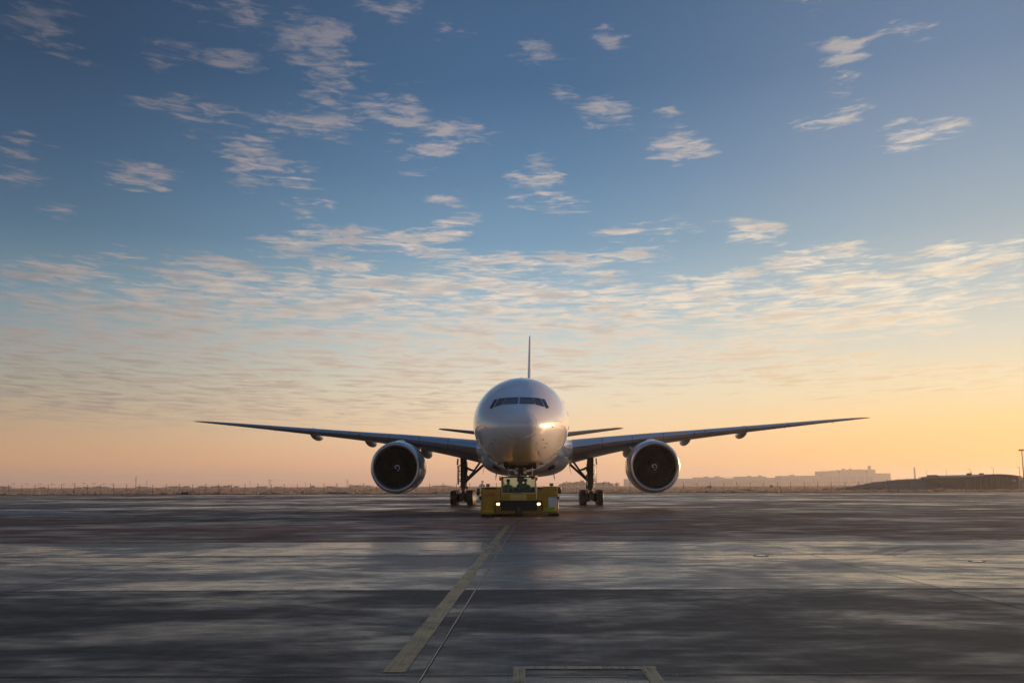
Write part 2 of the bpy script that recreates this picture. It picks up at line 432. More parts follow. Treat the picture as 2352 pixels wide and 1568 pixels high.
for gy, w in ((GY[2], .05), (GY[3], .10), (GY[4], .14), (GY[5], .16)):       # dirt gathered along the cross joints
    n_ = 90; L = []
    for k in range(n_ + 1):
        x = -38 + 76 * k / n_
        L += [(x, gy - w * random.uniform(.6, 1.5), 0.0032), (x, gy + w * random.uniform(.6, 1.5), 0.0032)]
    MB().add(L, [(2 * k, 2 * k + 2, 2 * k + 3, 2 * k + 1) for k in range(n_)]).build('joint_stain', M_STAIN, apron, solid=False)
# pale sealant in the joint beside the centre line
for (i, y0, y1) in ((6, -4, 43.0), (7, 15.6, 22.5), (7, 30.5, 37.0)):
    (xa_, ya_), (xb_, yb_) = grid(GX[i], y0), grid(GX[i], y1)
    n_ = 24; L = []; Q = []
    for k in range(n_ + 1):
        t = k / n_; w = 0.0065 + 0.004 * random.random()
        x = xa_ + (xb_ - xa_) * t; y = ya_ + (yb_ - ya_) * t
        L.append((x - w, y, 0.0035)); L.append((x + w, y, 0.0035))
    MB().add(L, [(2 * k, 2 * k + 1, 2 * k + 3, 2 * k + 2) for k in range(n_)]).build('joint_seal', M_SEAL, apron)
far = MB().add([(-900, 0, 0), (900, 0, 0), (900, 1, 0), (-900, 1, 0)], [(0, 1, 2, 3)])
FENCE_L, FENCE_R = 226.0, 222.0
def fence_y(x): return FENCE_L + (FENCE_R - FENCE_L) * (x + 115) / 230
Y0 = GY[-1]
vs, fs = [], []
for k in range(41):
    x = -400 + 20 * k
    vs += [(x, Y0 + 0.01, -0.004), (x, fence_y(x) - 3.0, -0.004)]
tw = MB().add(vs, [(2 * k, 2 * k + 2, 2 * k + 3, 2 * k + 1) for k in range(40)]).build('taxiway', M_FAR)
tag(tw, kind='structure')
# the shoulders of the apron beside the slabs
for s in (-1, 1):
    xs = GX[0] + 0.0 if s < 0 else GX[-1]
    o = MB().add([(s * 400, -10, -0.012), (s * 14.0, -10, -0.012), (s * 14.0, Y0, -0.012), (s * 400, Y0, -0.012)] if False else
        [(s * 400, 20, -0.02), (s * 46.0, 20, -0.02), (s * 46.0, Y0 + 0.01, -0.02), (s * 400, Y0 + 0.01, -0.02)], [(0, 1, 2, 3)]).build('apron_shoulder', M_FAR)
    tag(o, kind='structure')
# low dark strip along the taxiway edge
mb = MB()
vs = []
for k in range(41):
    x = -400 + 20 * k; y = fence_y(x) - 3.0
    vs += [(x, y, -0.05), (x, y, 0.07), (x, y + 0.35, 0.07), (x, y + 0.35, -0.05)]
mb.add(vs, [(4 * k + a, 4 * k + a + 1, 4 * k + a + 5, 4 * k + a + 4) for k in range(40) for a in range(3)])
tag(mb.build('edge_strip', mat('dark_edge', (0.03, 0.026, 0.022), 0.85, vary=0.3, scale=0.5)), kind='structure')

def strip(pts_l, pts_r, name, m, z=0.0055):
    vs = []
    for a, b in zip(pts_l, pts_r): vs += [(a[0], a[1], z), (b[0], b[1], z)]
    o = MB().add(vs, [(2 * k, 2 * k + 1, 2 * k + 3, 2 * k + 2) for k in range(len(pts_l) - 1)]).build(name, m, solid=False)
    return tag(o, kind='structure')
# the yellow taxi line: from the foreground to the tractor
p0, p1 = ground(905, 1544), ground(1166, 1206)
ll, rr = [], []
for k in range(60):
    t = k / 59
    x = p0[0] + (p1[0] - p0[0]) * t; y = p0[1] + (p1[1] - p0[1]) * t
    w = 0.105 + random.uniform(-0.004, 0.004)
    ll.append((x - w, y)); rr.append((x + w, y))
strip(ll, rr, 'taxi_line_marking', M_YLINE)
# painted box in the near foreground
def band(a, b, w, name, m, z=0.0055):
    a = Vector(a); b = Vector(b); n_ = (b - a).normalized(); n_ = Vector((-n_.y, n_.x)) * w / 2
    pa = [a + (b - a) * k / 12 for k in range(13)]
    strip([p + n_ for p in pa], [p - n_ for p in pa], name, m, z)
bl, br = ground(1180, 1532), ground(1496, 1532)
ylow = 6.6
band((bl[0] - 0.01, bl[1] - 0.03), (br[0] + 0.04, br[1] - 0.03), 0.14, 'box_marking', M_CLINE)
band((bl[0] + 0.05, bl[1] - 0.101), (bl[0] + 0.02, ylow), 0.11, 'box_marking', M_CLINE)
band((br[0] - 0.04, br[1] - 0.101), (br[0] - 0.05, ylow), 0.13, 'box_marking', M_CLINE)
il, ir = ground(1246, 1553), ground(1440, 1553)
band(il, ir, 0.035, 'box_marking', M_CLINE)

# tyre marks, seams and frost on the far pavement
def arc_mark(pts, w, name, m, z):
    P = [Vector(ground(*p)) for p in pts]; Q = []
    for i in range(len(P) - 1):
        a, b = P[max(i - 1, 0)], P[min(i + 2, len(P) - 1)]
        for k in range(8):
            t = k / 8
            Q.append(0.5 * ((2 * P[i]) + (P[i + 1] - a) * t + (2 * a - 5 * P[i] + 4 * P[i + 1] - b) * t * t + (-a + 3 * P[i] - 3 * P[i + 1] + b) * t ** 3))
    Q.append(P[-1]); L, Rr = [], []
    for i, q in enumerate(Q):
        d_ = (Q[min(i + 1, len(Q) - 1)] - Q[max(i - 1, 0)]).normalized(); n_ = Vector((-d_.y, d_.x)) * w / 2
        L.append(q + n_); Rr.append(q - n_)
    strip(L, Rr, name, m, z)
for i, (pts, w) in enumerate((
    ([(1260, 1240), (1350, 1226), (1440, 1222), (1540, 1228)], .35), ([(1240, 1232), (1340, 1216), (1450, 1213), (1600, 1222)], .35),
    ([(1180, 1212), (1300, 1206), (1460, 1204), (1700, 1207)], .4), ([(2010, 1272), (2050, 1258), (2110, 1252), (2180, 1256)], .3),
    ([(2040, 1276), (2085, 1262), (2140, 1257), (2205, 1262)], .3), ([(1620, 1186), (1700, 1182), (1760, 1188), (1690, 1193)], .4),
    ([(300, 1215), (460, 1204), (560, 1200), (760, 1202)], .4), ([(1740, 1190), (1830, 1184), (1900, 1187), (1960, 1196)], .4))):
    arc_mark(pts, w, 'tyre_mark', M_RUBMARK, 0.0030 + 0.0004 * i)
for i, (pts, w) in enumerate((
    ([(2, 1209.4), (280, 1188), (570, 1166)], .10), ([(670, 1231), (750, 1216), (825, 1201)], .05), ([(2226, 1188), (2290, 1192), (2352, 1196)], .12),
    ([(1306, 1166), (1420, 1180), (1500, 1189)], .10), ([(540, 1166), (760, 1152), (860, 1146)], .16), ([(1560, 1172), (1660, 1178), (1790, 1187)], .12))):
    arc_mark(pts, w, 'pavement_seam', M_SEAM, 0.0065 + 0.0003 * i)
mb = MB(); rnd = random.Random(11)
for k in range(420):
    px = rnd.triangular(-60, 300, 20); py = 1176 + rnd.gauss(0, 2.6)
    x, y = ground(px, py); w = rnd.uniform(.15, .9); h = rnd.uniform(.1, .5); z = .009 + k * 2e-6; n_ = rnd.choice((5, 6, 7)); a0 = rnd.random() * 6
    vs = [(x + w * rnd.uniform(.6, 1.1) * math.cos(a0 + 6.283 * i / n_), y + h * rnd.uniform(.6, 1.1) * math.sin(a0 + 6.283 * i / n_), z) for i in range(n_)]
    mb.add(vs, [tuple(range(n_))])
tag(mb.build('frost', M_FROST, None, solid=False), 'thin broken frost on the pavement at the left', 'frost', kind='stuff')

# ------------------------------------------------------------------ airliner
def aircraft_paint():
    m = mat('white_aircraft_paint', (0.70, 0.70, 0.71), 0.27, coat=1.0, coat_rough=0.06)
    T = NT(m.node_tree); b = m.node_tree.nodes['Principled BSDF']
    co = T.n('ShaderNodeTexCoord').outputs['Object']
    x, y, z = T.sep(co)
    st = T.noise(T.vmath('MULTIPLY', co, (1.2, 0.35, 3.0)), 1.6, 5, 0.65)
    c = T.mix(T.mr(st, 0.35, 0.75, 0, 0.16), (0.76, 0.76, 0.77), (0.55, 0.53, 0.51))
    zz = T.math('MULTIPLY_ADD', T.noise(co, 0.8, 2), 0.02, z)
    c = T.mix(T.mr(zz, 3.10, 3.12, 1, 0), c, (0.34, 0.345, 0.35))          # grey belly
    T.put(b.inputs['Base Color'], c)
    T.put(b.inputs['Coat Roughness'], T.mr(T.noise(co, 2.2, 4, 0.6), 0.3, 0.75, 0.06, 0.10))
    bn = T.n('ShaderNodeBump'); bn.inputs['Distance'].default_value = 0.006; bn.inputs['Strength'].default_value = 0.35
    T.put(bn.inputs['Height'], T.noise(co, 1.1, 2, 0.4)); T.put(b.inputs['Normal'], bn.outputs[0])
    return m
M_WHITE = aircraft_paint()
M_GREYP = mat('grey_aircraft_paint', (0.34, 0.345, 0.35), 0.42, coat=0.4, coat_rough=0.18, vary=0.12, scale=1.2)
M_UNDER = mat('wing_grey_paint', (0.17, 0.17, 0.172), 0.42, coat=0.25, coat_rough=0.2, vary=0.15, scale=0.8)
M_SLAT = mat('bare_metal_slat', (0.52, 0.53, 0.55), 0.36, metal=0.85)
M_LIP = mat('polished_inlet_lip', (0.60, 0.60, 0.61), 0.34, metal=0.8)
M_NAC = mat('nacelle_paint', (0.56, 0.56, 0.57), 0.32, coat=0.7, coat_rough=0.10, vary=0.08, scale=1.2)
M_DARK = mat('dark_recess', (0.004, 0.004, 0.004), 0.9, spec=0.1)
M_BLADE = mat('black_composite_blade', (0.006, 0.006, 0.007), 0.5, spec=0.3)
M_TITAN = mat('titanium_edge', (0.045, 0.043, 0.042), 0.45, metal=0.7)
M_STRUT = mat('gear_grey_metal', (0.075, 0.073, 0.07), 0.5, metal=0.2, vary=0.3, scale=5)
M_CHROME = mat('chrome_piston', (0.75, 0.75, 0.75), 0.12, metal=1.0)
M_TYRE = mat('tyre_rubber', (0.013, 0.012, 0.0115), 0.44, vary=0.3, scale=6, bump=0.003, bscale=30)
M_RIM = mat('wheel_rim_paint', (0.34, 0.34, 0.34), 0.45, metal=0.4, vary=0.3, scale=8)
M_CGLASS = mat('cockpit_glass', (0.004, 0.007, 0.009), 0.08, spec=0.32)
M_RUBBER = mat('black_rubber_seal', (0.02, 0.02, 0.022), 0.6)
M_LENS = mat('clear_lamp_lens', (0.75, 0.75, 0.70), 0.08, metal=0.6)

YAW = R(1.74)
NOSE = (0.33, 56.4, 0.0)
plane = empty('airliner', NOSE, -YAW)
tag(plane, 'large white twin-engine jet airliner facing the camera behind the yellow tractor', 'airplane')

PY = [0, .05, .2, .5, 1.0, 1.7, 2.5, 3.5, 5, 7, 9, 11, 43, 48, 53, 58, 62]
PW = [0, .36, .71, 1.07, 1.42, 1.78, 2.12, 2.46, 2.80, 3.03, 3.10, 3.10, 3.10, 2.85, 2.2, 1.3, .35]
PT = [5.0, 5.32, 5.59, 5.86, 6.13, 6.42, 6.70, 7.13, 7.78, 8.38, 8.70, 8.78, 8.78, 8.75, 8.6, 8.3, 7.9]
PB = [5.0, 4.68, 4.41, 4.11, 3.82, 3.52, 3.26, 3.00, 2.76, 2.61, 2.56, 2.56, 2.56, 3.2, 4.4, 5.8, 7.0]
PC = [5.0, 5.0, 5.0, 5.02, 5.06, 5.12, 5.2, 5.3, 5.45, 5.6, 5.66, 5.67, 5.67, 6.0, 6.5, 7.0, 7.4]
PX = np.sqrt(np.array(PY))
def pchip(xs, ys, x):
    xs = np.asarray(xs, float); ys = np.asarray(ys, float)
    h = np.diff(xs); dl = np.diff(ys) / h
    m = np.zeros_like(ys); m[0] = dl[0]; m[-1] = dl[-1]
    for i in range(1, len(xs) - 1):
        if dl[i - 1] * dl[i] > 0:
            w1 = 2 * h[i] + h[i - 1]; w2 = h[i] + 2 * h[i - 1]
            m[i] = (w1 + w2) / (w1 / dl[i - 1] + w2 / dl[i])
    i = int(np.clip(np.searchsorted(xs, x) - 1, 0, len(xs) - 2))
    t = (x - xs[i]) / h[i]
    return ((2 * t**3 - 3 * t**2 + 1) * ys[i] + (t**3 - 2 * t**2 + t) * h[i] * m[i] + (-2 * t**3 + 3 * t**2) * ys[i + 1] + (t**3 - t**2) * h[i] * m[i + 1])
SECN = 1600; SECQ = math.sqrt(62.0)
SEC = [[float(pchip(PX, P, SECQ * k / SECN)) for P in (PW, PT, PB, PC)] for k in range(SECN + 1)]
def section(y):
    q = min(math.sqrt(max(y, 0.0)) / SECQ, 1.0) * SECN
    i = min(int(q), SECN - 1); t = q - i
    a, b = SEC[i], SEC[i + 1]
    return [a[k] + (b[k] - a[k]) * t for k in range(4)]
def skin(y, phi):
    w, t, b, c = section(y)
    s_ = math.sin(phi)
    return Vector((w * math.cos(phi), y, c + (t - c if s_ > 0 else c - b) * s_))
def skin_y(x, z):                    # distance aft at which the skin passes through (x, z) in front view
    lo, hi = 0.0, 12.0
    for _ in range(40):
        m_ = (lo + hi) / 2; w, t, b, c = section(m_)
        v_ = (z - c) / ((t - c) if z > c else (c - b)) if m_ > 0 else 9
        if (x / max(w, 1e-6)) ** 2 + v_ ** 2 <= 1: hi = m_
        else: lo = m_
    return hi
def skin_point(x, z, off=0.0):
    y = skin_y(x, z); e = 0.02
    p = Vector((x, y, z))
    if off:
        a = Vector((x + e, skin_y(x + e, z), z)) - p; b = Vector((x, skin_y(x, z + e), z + e)) - p
        n_ = a.cross(b).normalized()
        if n_.y > 0: n_ = -n_
        p = p + n_ * off
    return p
NS = 72
PH = [2 * math.pi * k / NS for k in range(NS)]
YB = []
for ph in PH:                        # the tilted joint between radome and fuselage
    lo, hi = 0.05, 2.0
    for _ in range(40):
        m_ = (lo + hi) / 2
        if m_ < 0.46 + 0.22 * (skin(m_, ph).z - 5.0): lo = m_
        else: hi = m_
    YB.append(hi)
rings = [[skin(YB[k] * (t * t), ph) for k, ph in enumerate(PH)] for t in np.linspace(0.05, 0.990, 16)]
MB().loft(rings, True, True).build('radome', M_WHITE, plane, smooth=60)
st = [0.0] + list(np.linspace(0, 1, 15)[1:])
rings = [[skin(YB[k] * 1.004 + (4.4 - YB[k] * 1.004) * (t ** 1.4), ph) for k, ph in enumerate(PH)] for t in st]
ys = [4.9, 5.5, 6.1, 6.8, 7.6, 8.4, 9.2, 10, 11, 14, 18, 24, 30, 36, 41, 43, 45, 47, 49, 51, 53, 55, 57, 59, 61, 62]
base = len(rings)
rings += [[skin(y, ph) for ph in PH] for y in ys]
def well(i, j):                      # opening for the nose wheel
    return base - 1 <= i <= base + 2 and abs((j + 0.5) - NS * 0.75) < 4.1
fus = MB().loft(rings, True, False, skip=well).build('fuselage', M_WHITE, plane, smooth=60, solid=True)
# inner rim seen in the radome joint
MB().loft([[skin(YB[k] * f_, ph) * 1 - Vector((0, 0, 0)) for k, ph in enumerate(PH)] for f_ in (0.97, 1.02)]).build('radome_seam', M_RUBBER, plane)
for o_ in [plane.children[-1]]:
    me = o_.data
    for v in me.vertices: v.co.x *= 0.985; v.co.z = 5.02 + (v.co.z - 5.02) * 0.985
# wheel well box
mb = MB()
w_ = 0.98
vs = [(-w_, 4.35, 2.78), (w_, 4.35, 2.78), (w_, 6.85, 2.70), (-w_, 6.85, 2.70), (-w_, 4.35, 3.5), (w_, 4.35, 3.5), (w_, 6.85, 3.5), (-w_, 6.85, 3.5)]
mb.add(vs, [(4, 5, 6, 7), (0, 1, 5, 4), (1, 2, 6, 5), (2, 3, 7, 6), (3, 0, 4, 7)])
mb.build('wheel_well', M_DARK, plane)

# cockpit windows, traced as three panes a side and bent to the skin
def zx(a): return (a - 725) * 0.00440
def zz(b): return 1.65 + (1115 - (1460 + b * 0.2934) / 1.7415) / 2287 * 59.3
PANES = [
 [(739, 447), (896, 450), (943, 556), (739, 553)],
 [(915, 452), (1003, 457), (1062, 584), (962, 558)],
 [(1022, 460), (1073, 470), (1124, 592), (1086, 603)],
]
def patch(poly, off, n=8):
    g = []
    for i in range(n + 1):
        for j in range(n + 1):
            u, v = i / n, j / n
            x = (1 - u) * ((1 - v) * poly[0][0] + v * poly[3][0]) + u * ((1 - v) * poly[1][0] + v * poly[2][0])
            z = (1 - u) * ((1 - v) * poly[0][1] + v * poly[3][1]) + u * ((1 - v) * poly[1][1] + v * poly[2][1])
            g.append(skin_point(x, z, off))
    fs = [(i * (n + 1) + j, (i + 1) * (n + 1) + j, (i + 1) * (n + 1) + j + 1, i * (n + 1) + j + 1) for i in range(n) for j in range(n)]
    return g, fs
def grow(poly, d):
    c = Vector((sum(p[0] for p in poly) / 4, sum(p[1] for p in poly) / 4))
    return [tuple(Vector(p) + (Vector(p) - c).normalized() * d) for p in poly]
M_FRAME = mat('window_frame_grey', (0.16, 0.16, 0.165), 0.5)
for s in (-1, 1):
    for P in PANES:
        poly = [(zx(a) * s, zz(b)) for a, b in P]
        g, fs = patch(grow(poly, 0.040), 0.006)
        MB().add(g, fs).build('window_frame', M_FRAME, fus, smooth=60)
        g, fs = patch(poly, 0.014)
        MB().add(g, fs).build('cockpit_window', M_CGLASS, fus, smooth=60)
    # wiper
    MB().tube([skin_point(s * 0.16, 6.34, 0.02), skin_point(s * 0.20, 6.36, 0.05), skin_point(s * 0.75, 6.37, 0.05)], 0.018, 6).build('wiper', M_RUBBER, fus)
# probes, vents and hatch outlines on the nose
def plate(pts, name, m, off=0.008, r=0.008, parent=None):
    P = [skin_point(x, z, off) for x, z in pts]
    MB().tube(P, r, 5).build(name, m, parent or fus)
M_LINE = mat('panel_gap', (0.10, 0.10, 0.105), 0.7)
for s in (-1, 1):
    for (x, z, l) in ((1.42, 4.30, .05), (1.62, 4.12, .06), (1.50, 3.90, .06), (1.95, 5.05, .06)):
        p = skin_point(s * x, z, 0.0); q = skin_point(s * x, z, 0.055)
        MB().tube([p, q, q + Vector((0, -l, -0.01))], [0.028, 0.022, 0.012], 6).build('air_probe', M_STRUT, fus)
    plate([(s * 2.05, 5.42), (s * 2.35, 5.46), (s * 2.62, 5.44)], 'panel_line', M_LINE)
    plate([(s * .93, 4.55), (s * 1.05, 4.1), (s * 1.16, 3.6), (s * 1.18, 3.35)], 'panel_line', M_LINE, r=0.005)
    plate([(s * .70, 3.30), (s * .71, 3.1), (s * .71, 2.95)], 'panel_line', M_LINE, r=0.006)
    # forward door outline
    pts = []
    for ph, y in [(0.50, 8.1), (0.20, 8.1), (-0.12, 8.1), (-0.12, 9.2), (0.2, 9.2), (0.5, 9.2), (0.5, 8.1)]:
        p = skin(y, ph if s > 0 else math.pi - ph); pts.append(p + Vector((s * 0.006, 0, 0)))
    MB().tube(pts, 0.016, 4).build('door_outline', M_LINE, fus)
    # registration-size vents on the lower nose
    p = skin_point(s * 1.25, 2.98, 0.01)
    MB().box(p.x - 0.16, p.x + 0.16, p.y - 0.03, p.y + 0.05, p.z - 0.03, p.z + 0.03).build('vent', M_DARK, fus)
# antenna fins on the crown
for y, h in ((8.2, 0.10), (12.0, 0.2)):
    z = section(y)[1] - 0.01
    MB().hexa([(-.03, y, z), (.03, y, z), (.03, y + .45, z), (-.03, y + .45, z)], [(-.012, y + .25, z + h), (.012, y + .25, z + h), (.012, y + .45, z + h), (-.012, y + .45, z + h)]).build('antenna', M_WHITE, fus)

# belly fairing
rings = []
for y, w, b in ((14.5, .5, 2.62), (15.2, 1.8, 2.52), (16.5, 2.75, 2.44), (18.5, 3.25, 2.40), (22, 3.42, 2.38), (27, 3.45, 2.38), (32, 3.42, 2.40), (35, 3.2, 2.46), (37.5, 2.4, 2.53), (39, 1.0, 2.66)):
    c = 3.95; d_ = c - b; r_ = []
    for k in range(41):
        a = math.pi * k / 40
        ca, sa = math.cos(a), math.sin(a)
        e = 0.72
        r_.append((w * math.copysign(abs(ca) ** e, ca), y, c - d_ * abs(sa) ** e))
    r_ += [(-w * 0.85, y, 4.5), (w * 0.85, y, 4.5)]
    rings.append(r_)
bf = MB().loft(rings).build('belly_fairing', M_GREYP, plane, smooth=50)
for s in (-1, 1):
    # ram air intake: a dark scoop mouth
    c = Vector((s * 2.0, 15.75, 2.93)); ux = Vector((s * .235, 0.10, .12)); uz = Vector((-s * .05, 0.02, .115))
    q = [c - ux - uz, c + ux - uz, c + ux + uz, c - ux + uz]
    MB().hexa([p + Vector((0, -0.10, 0)) for p in q], [p + Vector((0, 0.5, 0)) for p in q]).build('air_intake', M_DARK, bf)
    # drain masts
    MB().tube([(s * 2.2, 21, 2.62), (s * 2.28, 21.2, 2.1)], [0.05, 0.02], 6).build('drain_mast', M_GREYP, bf)

# ---- wings
AF = []
NA = 17
for k in range(NA):
    t = k / (NA - 1); AF.append(0.5 * (1 - math.cos(math.pi * t)))
def foil(c, tc, off=0.0):
    up, dn = [], []
    for x in AF:
        yt = 5 * tc * (0.2969 * math.sqrt(x) - 0.1260 * x - 0.3516 * x * x + 0.2843 * x**3 - 0.1030 * x**4)
        cam_ = 0.012 * (1 - (2 * x - 1) ** 2) - 0.012 * max(0, x - 0.7) * 2
        up.append((x * c, (cam_ + yt) * c + off)); dn.append((x * c, (cam_ - yt) * c - off))
    return up[::-1] + dn[1:]
WS = [(2.0, 18.4, 14.2, 4.32, .130, 4.0), (3.1, 19.2, 13.3, 4.42, .130, 4.0), (6.2, 21.4, 10.6, 4.92, .122, 3.6), (9.7, 24.0, 8.3, 5.42, .113, 3.0), (13.7, 26.8, 6.9, 5.86, .105, 2.0),
      (20.2, 31.0, 5.1, 6.58, .10, 1.0), (27.4, 35.9, 3.1, 7.40, .095, 0.0), (31.0, 38.4, 2.0, 7.80, .09, 0.0), (32.4, 39.8, 1.1, 7.96, .085, 0), (32.95, 40.6, .35, 8.02, .08, 0.0)]
def wing_sec(x):
    X = [w[0] for w in WS]
    return [float(np.interp(x, X, [w[i] for w in WS])) for i in range(1, 6)]
def wing_ring(x, s, off=0.0, lo=None):
    yl, c, z, t, tw_ = wing_sec(x)
    pts = []
    for a, b in foil(c, t, off):
        ca, sa = math.cos(R(tw_)), math.sin(R(tw_))
        pts.append((s * x, yl + a * ca + b * sa, z - a * sa + b * ca))
    return pts
for s in (-1, 1):
    xs_ = list(np.linspace(2.0, 32.95, 26)) + [32.4]
    xs_ = sorted(xs_)
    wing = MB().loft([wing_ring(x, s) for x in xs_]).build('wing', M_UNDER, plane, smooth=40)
    # leading edge slats, seven to a side, standing a little proud
    ed = [3.55, 6.0, 8.5, 11.2, 15.0, 19.0, 23.2, 27.4, 31.2]
    for a, b in zip(ed[:-1], ed[1:]):
        rs_ = []
        for x in np.linspace(a + 0.03, b - 0.03, 5):
            r_ = wing_ring(x, s, 0.010)
            m_ = NA - 1
            rs_.append([r_[k] for k in range(m_ - 5, m_ + 3)])
        MB().loft(rs_, closed=False, caps=False).build('slat', M_SLAT, wing, smooth=40)
    # flap track fairings: canoe bodies under the trailing edge
    for x, l, w, h, zb in ((19.4, 5.0, .33, .42, 5.72), (14.0, 5.6, .36, .46, 5.02), (8.75, 6.2, .42, .55, 3.92)):
        yl, c, z, t, tw_ = wing_sec(x)
        yc = yl + c * 0.98; zc_ = zb + h
        rs_ = []
        for t in np.linspace(0, 1, 15):
            k_ = max(0.03, math.sin(math.pi * t ** 0.75)) ** 0.55
            y = yc - l * 0.62 + l * t
            dz_ = 0.55 * (1 - t) ** 2 * 0.7 + (0.30 * max(0, t - 0.75))
            rs_.append([(s * x + w * k_ * math.cos(a) * (1 if abs(math.cos(a)) < .7 else 1), y, zc_ + dz_ + h * k_ * (math.sin(a) if math.sin(a) < 0 else 1.4 * math.sin(a))) for a in [2 * math.pi * q / 18 for q in range(18)]])
        MB().loft(rs_).build('flap_track_fairing', M_NAC, wing, smooth=50)
    # landing light in the root and navigation light at the tip
    yl, c, z, t, tw_ = wing_sec(3.35)
    MB().lathe([(0.0, 0.0), (0.01, .10), (0.05, .15), (0.12, .16)], (s * 3.33, yl - 0.10, z - 0.02), 'y', 16).build('landing_light', M_LENS, wing, smooth=50)
    # root fillet
    rs_ = []
    for k in range(9):
        t = k / 8
        x = 2.7 + 0.95 * t; gr = 0.55 * (1 - t) ** 2 + 0.01
        yl, c, z, t2, tw_ = wing_sec(x)
        ring = []
        for (px_, py_, pz_) in wing_ring(x, s, gr * 0.55):
            ring.append((px_, py_ - gr * 1.6, pz_))
        rs_.append(ring)
    MB().loft(rs_).build('root_fillet', M_WHITE, wing, smooth=50)
    # static wicks
    for x in (24.0, 29.0):
        yl, c, z, t, tw_ = wing_sec(x)
        MB().tube([(s * x, yl + c - 0.3, z - 0.02), (s * x, yl + c + 0.2, z - 0.16)], [0.03, 0.01], 5).build('static_wick', M_STRUT, wing)

# ---- engines
blade_me = None
for s in (-1, 1):
    ex, ey, ez = s * 9.86, 19.75, 3.05
    outer = [(0.36, 1.945), (0.7, 1.995), (1.5, 2.045), (2.4, 2.05), (3.4, 1.99), (4.4, 1.86), (5.3, 1.68)]
    inner = [(5.3, 1.60), (4.0, 1.68), (2.0, 1.66), (1.3, 1.645), (0.9, 1.62), (0.36, 1.605)]
    nac = MB().lathe(outer + inner, (0, 0, 0), 'y', 72).build('engine_nacelle', M_NAC, plane, (ex, ey, ez), smooth=40)
    nac.rotation_euler = (R(1.0), 0, 0)
    lip = [(0.36, 1.947), (0.22, 1.915), (0.10, 1.868), (0.03, 1.815), (0.0, 1.762), (0.015, 1.712), (0.07, 1.662), (0.17, 1.625), (0.36, 1.603)]
    MB().lathe(lip, (0, 0, 0), 'y', 72).build('inlet_lip', M_LIP, nac, smooth=60)
    liner = [(0.361, 1.600), (0.7, 1.604), (1.1, 1.612), (1.45, 1.630), (1.85, 1.64)]
    MB().lathe(liner, (0, 0, 0), 'y', 72).build('inlet_liner', mat('acoustic_liner', (0.018, 0.018, 0.019), 0.6), nac, smooth=60)
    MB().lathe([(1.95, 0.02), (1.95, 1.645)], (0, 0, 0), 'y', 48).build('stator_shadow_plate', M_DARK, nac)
    MB().lathe([(0.62, 0.012), (0.66, 0.075), (0.76, 0.17), (0.92, 0.29), (1.12, 0.41), (1.36, 0.50), (1.6, 0.53)], (0, 0, 0), 'y', 40).build('spinner', mat('spinner_black', (0.022, 0.022, 0.024), 0.4), nac, smooth=60)
    # white spiral painted on the spinner
    vs = []; n_ = 46
    def cone(r): return float(np.interp(r, [0.012, 0.075, 0.17, 0.29], [0.62, 0.66, 0.76, 0.92])) - 0.006
    for k in range(n_ + 1):
        t = k / n_; a = R(-95) + t * R(430); r = 0.235 * (1 - t) ** 0.8 + 0.018; wv = (0.044 * math.sin(math.pi * min(1, 0.12 + t * 0.85)) ** 0.6 + 0.006)
        for q in (-1, 1):
            rr = max(0.012, r + q * wv * 0.8); vs.append((rr * math.cos(a), cone(rr), rr * math.sin(a)))
    MB().add(vs, [(2 * k, 2 * k + 1, 2 * k + 3, 2 * k + 2) for k in range(n_)]).build('spinner_spiral', mat('spiral_white', (0.80, 0.80, 0.80), 0.5), nac)
    if blade_me is None:
        mb = MB(); nr, nc = 11, 4
        vs = []
        for i in range(nr + 1):
            t = i / nr; r = 0.46 + (1.632 - 0.46) * t
            sweep = 0.16 * math.sin(2.2 * math.pi * t * 0.85) * (0.35 + t) - 0.22 * t * t * 0.6
            stag = R(28 + 36 * t); ch = 0.42 + 0.20 * math.sin(math.pi * (0.2 + 0.6 * t))
            for j in range(nc + 1):
                q = (j / nc) ** 1.5
                lat = sweep + ch * q * math.sin(stag); ax = 1.22 + ch * q * math.cos(stag) + 0.10 * math.sin(math.pi * t)
                an = lat / r
                vs.append((r * math.sin(an), ax, r * math.cos(an)))
        for i in range(nr):
            for j in range(nc):
                a = i * (nc + 1) + j
                mb.add([], [])
                mb.f.append((a, a + 1, a + nc + 2, a + nc + 1)); mb.m.append(1 if j == 0 else 0)
        mb.v = vs
        b0 = mb.build('fan_blade', [M_BLADE, M_TITAN], nac, smooth=60, solid=False); blade_me = b0
        k0 = 1
    else: k0 = 0
    for k in range(k0, 22):
        inst(blade_me, 'fan_blade', nac, (0, 0, 0), (0, 2 * math.pi * k / 22 + 0.1 * (s + 1) * (k0 == 0), 0))
    # core exhaust behind
    MB().lathe([(4.6, 1.05), (5.6, 1.0), (6.8, .78), (6.8, .70), (5.0, .8)], (0, 0, 0), 'y', 40).build('core_cowl', M_TITAN, nac, smooth=50)
    MB().lathe([(5.2, .62), (6.8, .5), (7.9, .05)], (0, 0, 0), 'y', 32).build('exhaust_plug', M_TITAN, nac, smooth=50)
    # pylon with its crest over the nacelle
    rs_ = []
    for y, w, zt, zb in ((1.2, .03, 2.02, 1.7), (1.7, .30, 2.08, 1.7), (2.4, .42, 2.15, 1.7), (3.2, .42, 2.18, 1.6), (4.6, .38, 2.22, 1.2), (6.5, .34, 2.25, .9), (9.0, .25, 2.1, 1.2)):
        rs_.append([(w * math.cos(a), y, (zt + zb) / 2 + (zt - zb) / 2 * math.copysign(abs(math.sin(a)) ** .6, math.sin(a))) for a in [2 * math.pi * q / 20 for q in range(20)]])
    MB().loft(rs_).build('pylon', M_WHITE, nac, smooth=50)
    # strake on the inboard shoulder
    a = R(90 + s * 48)
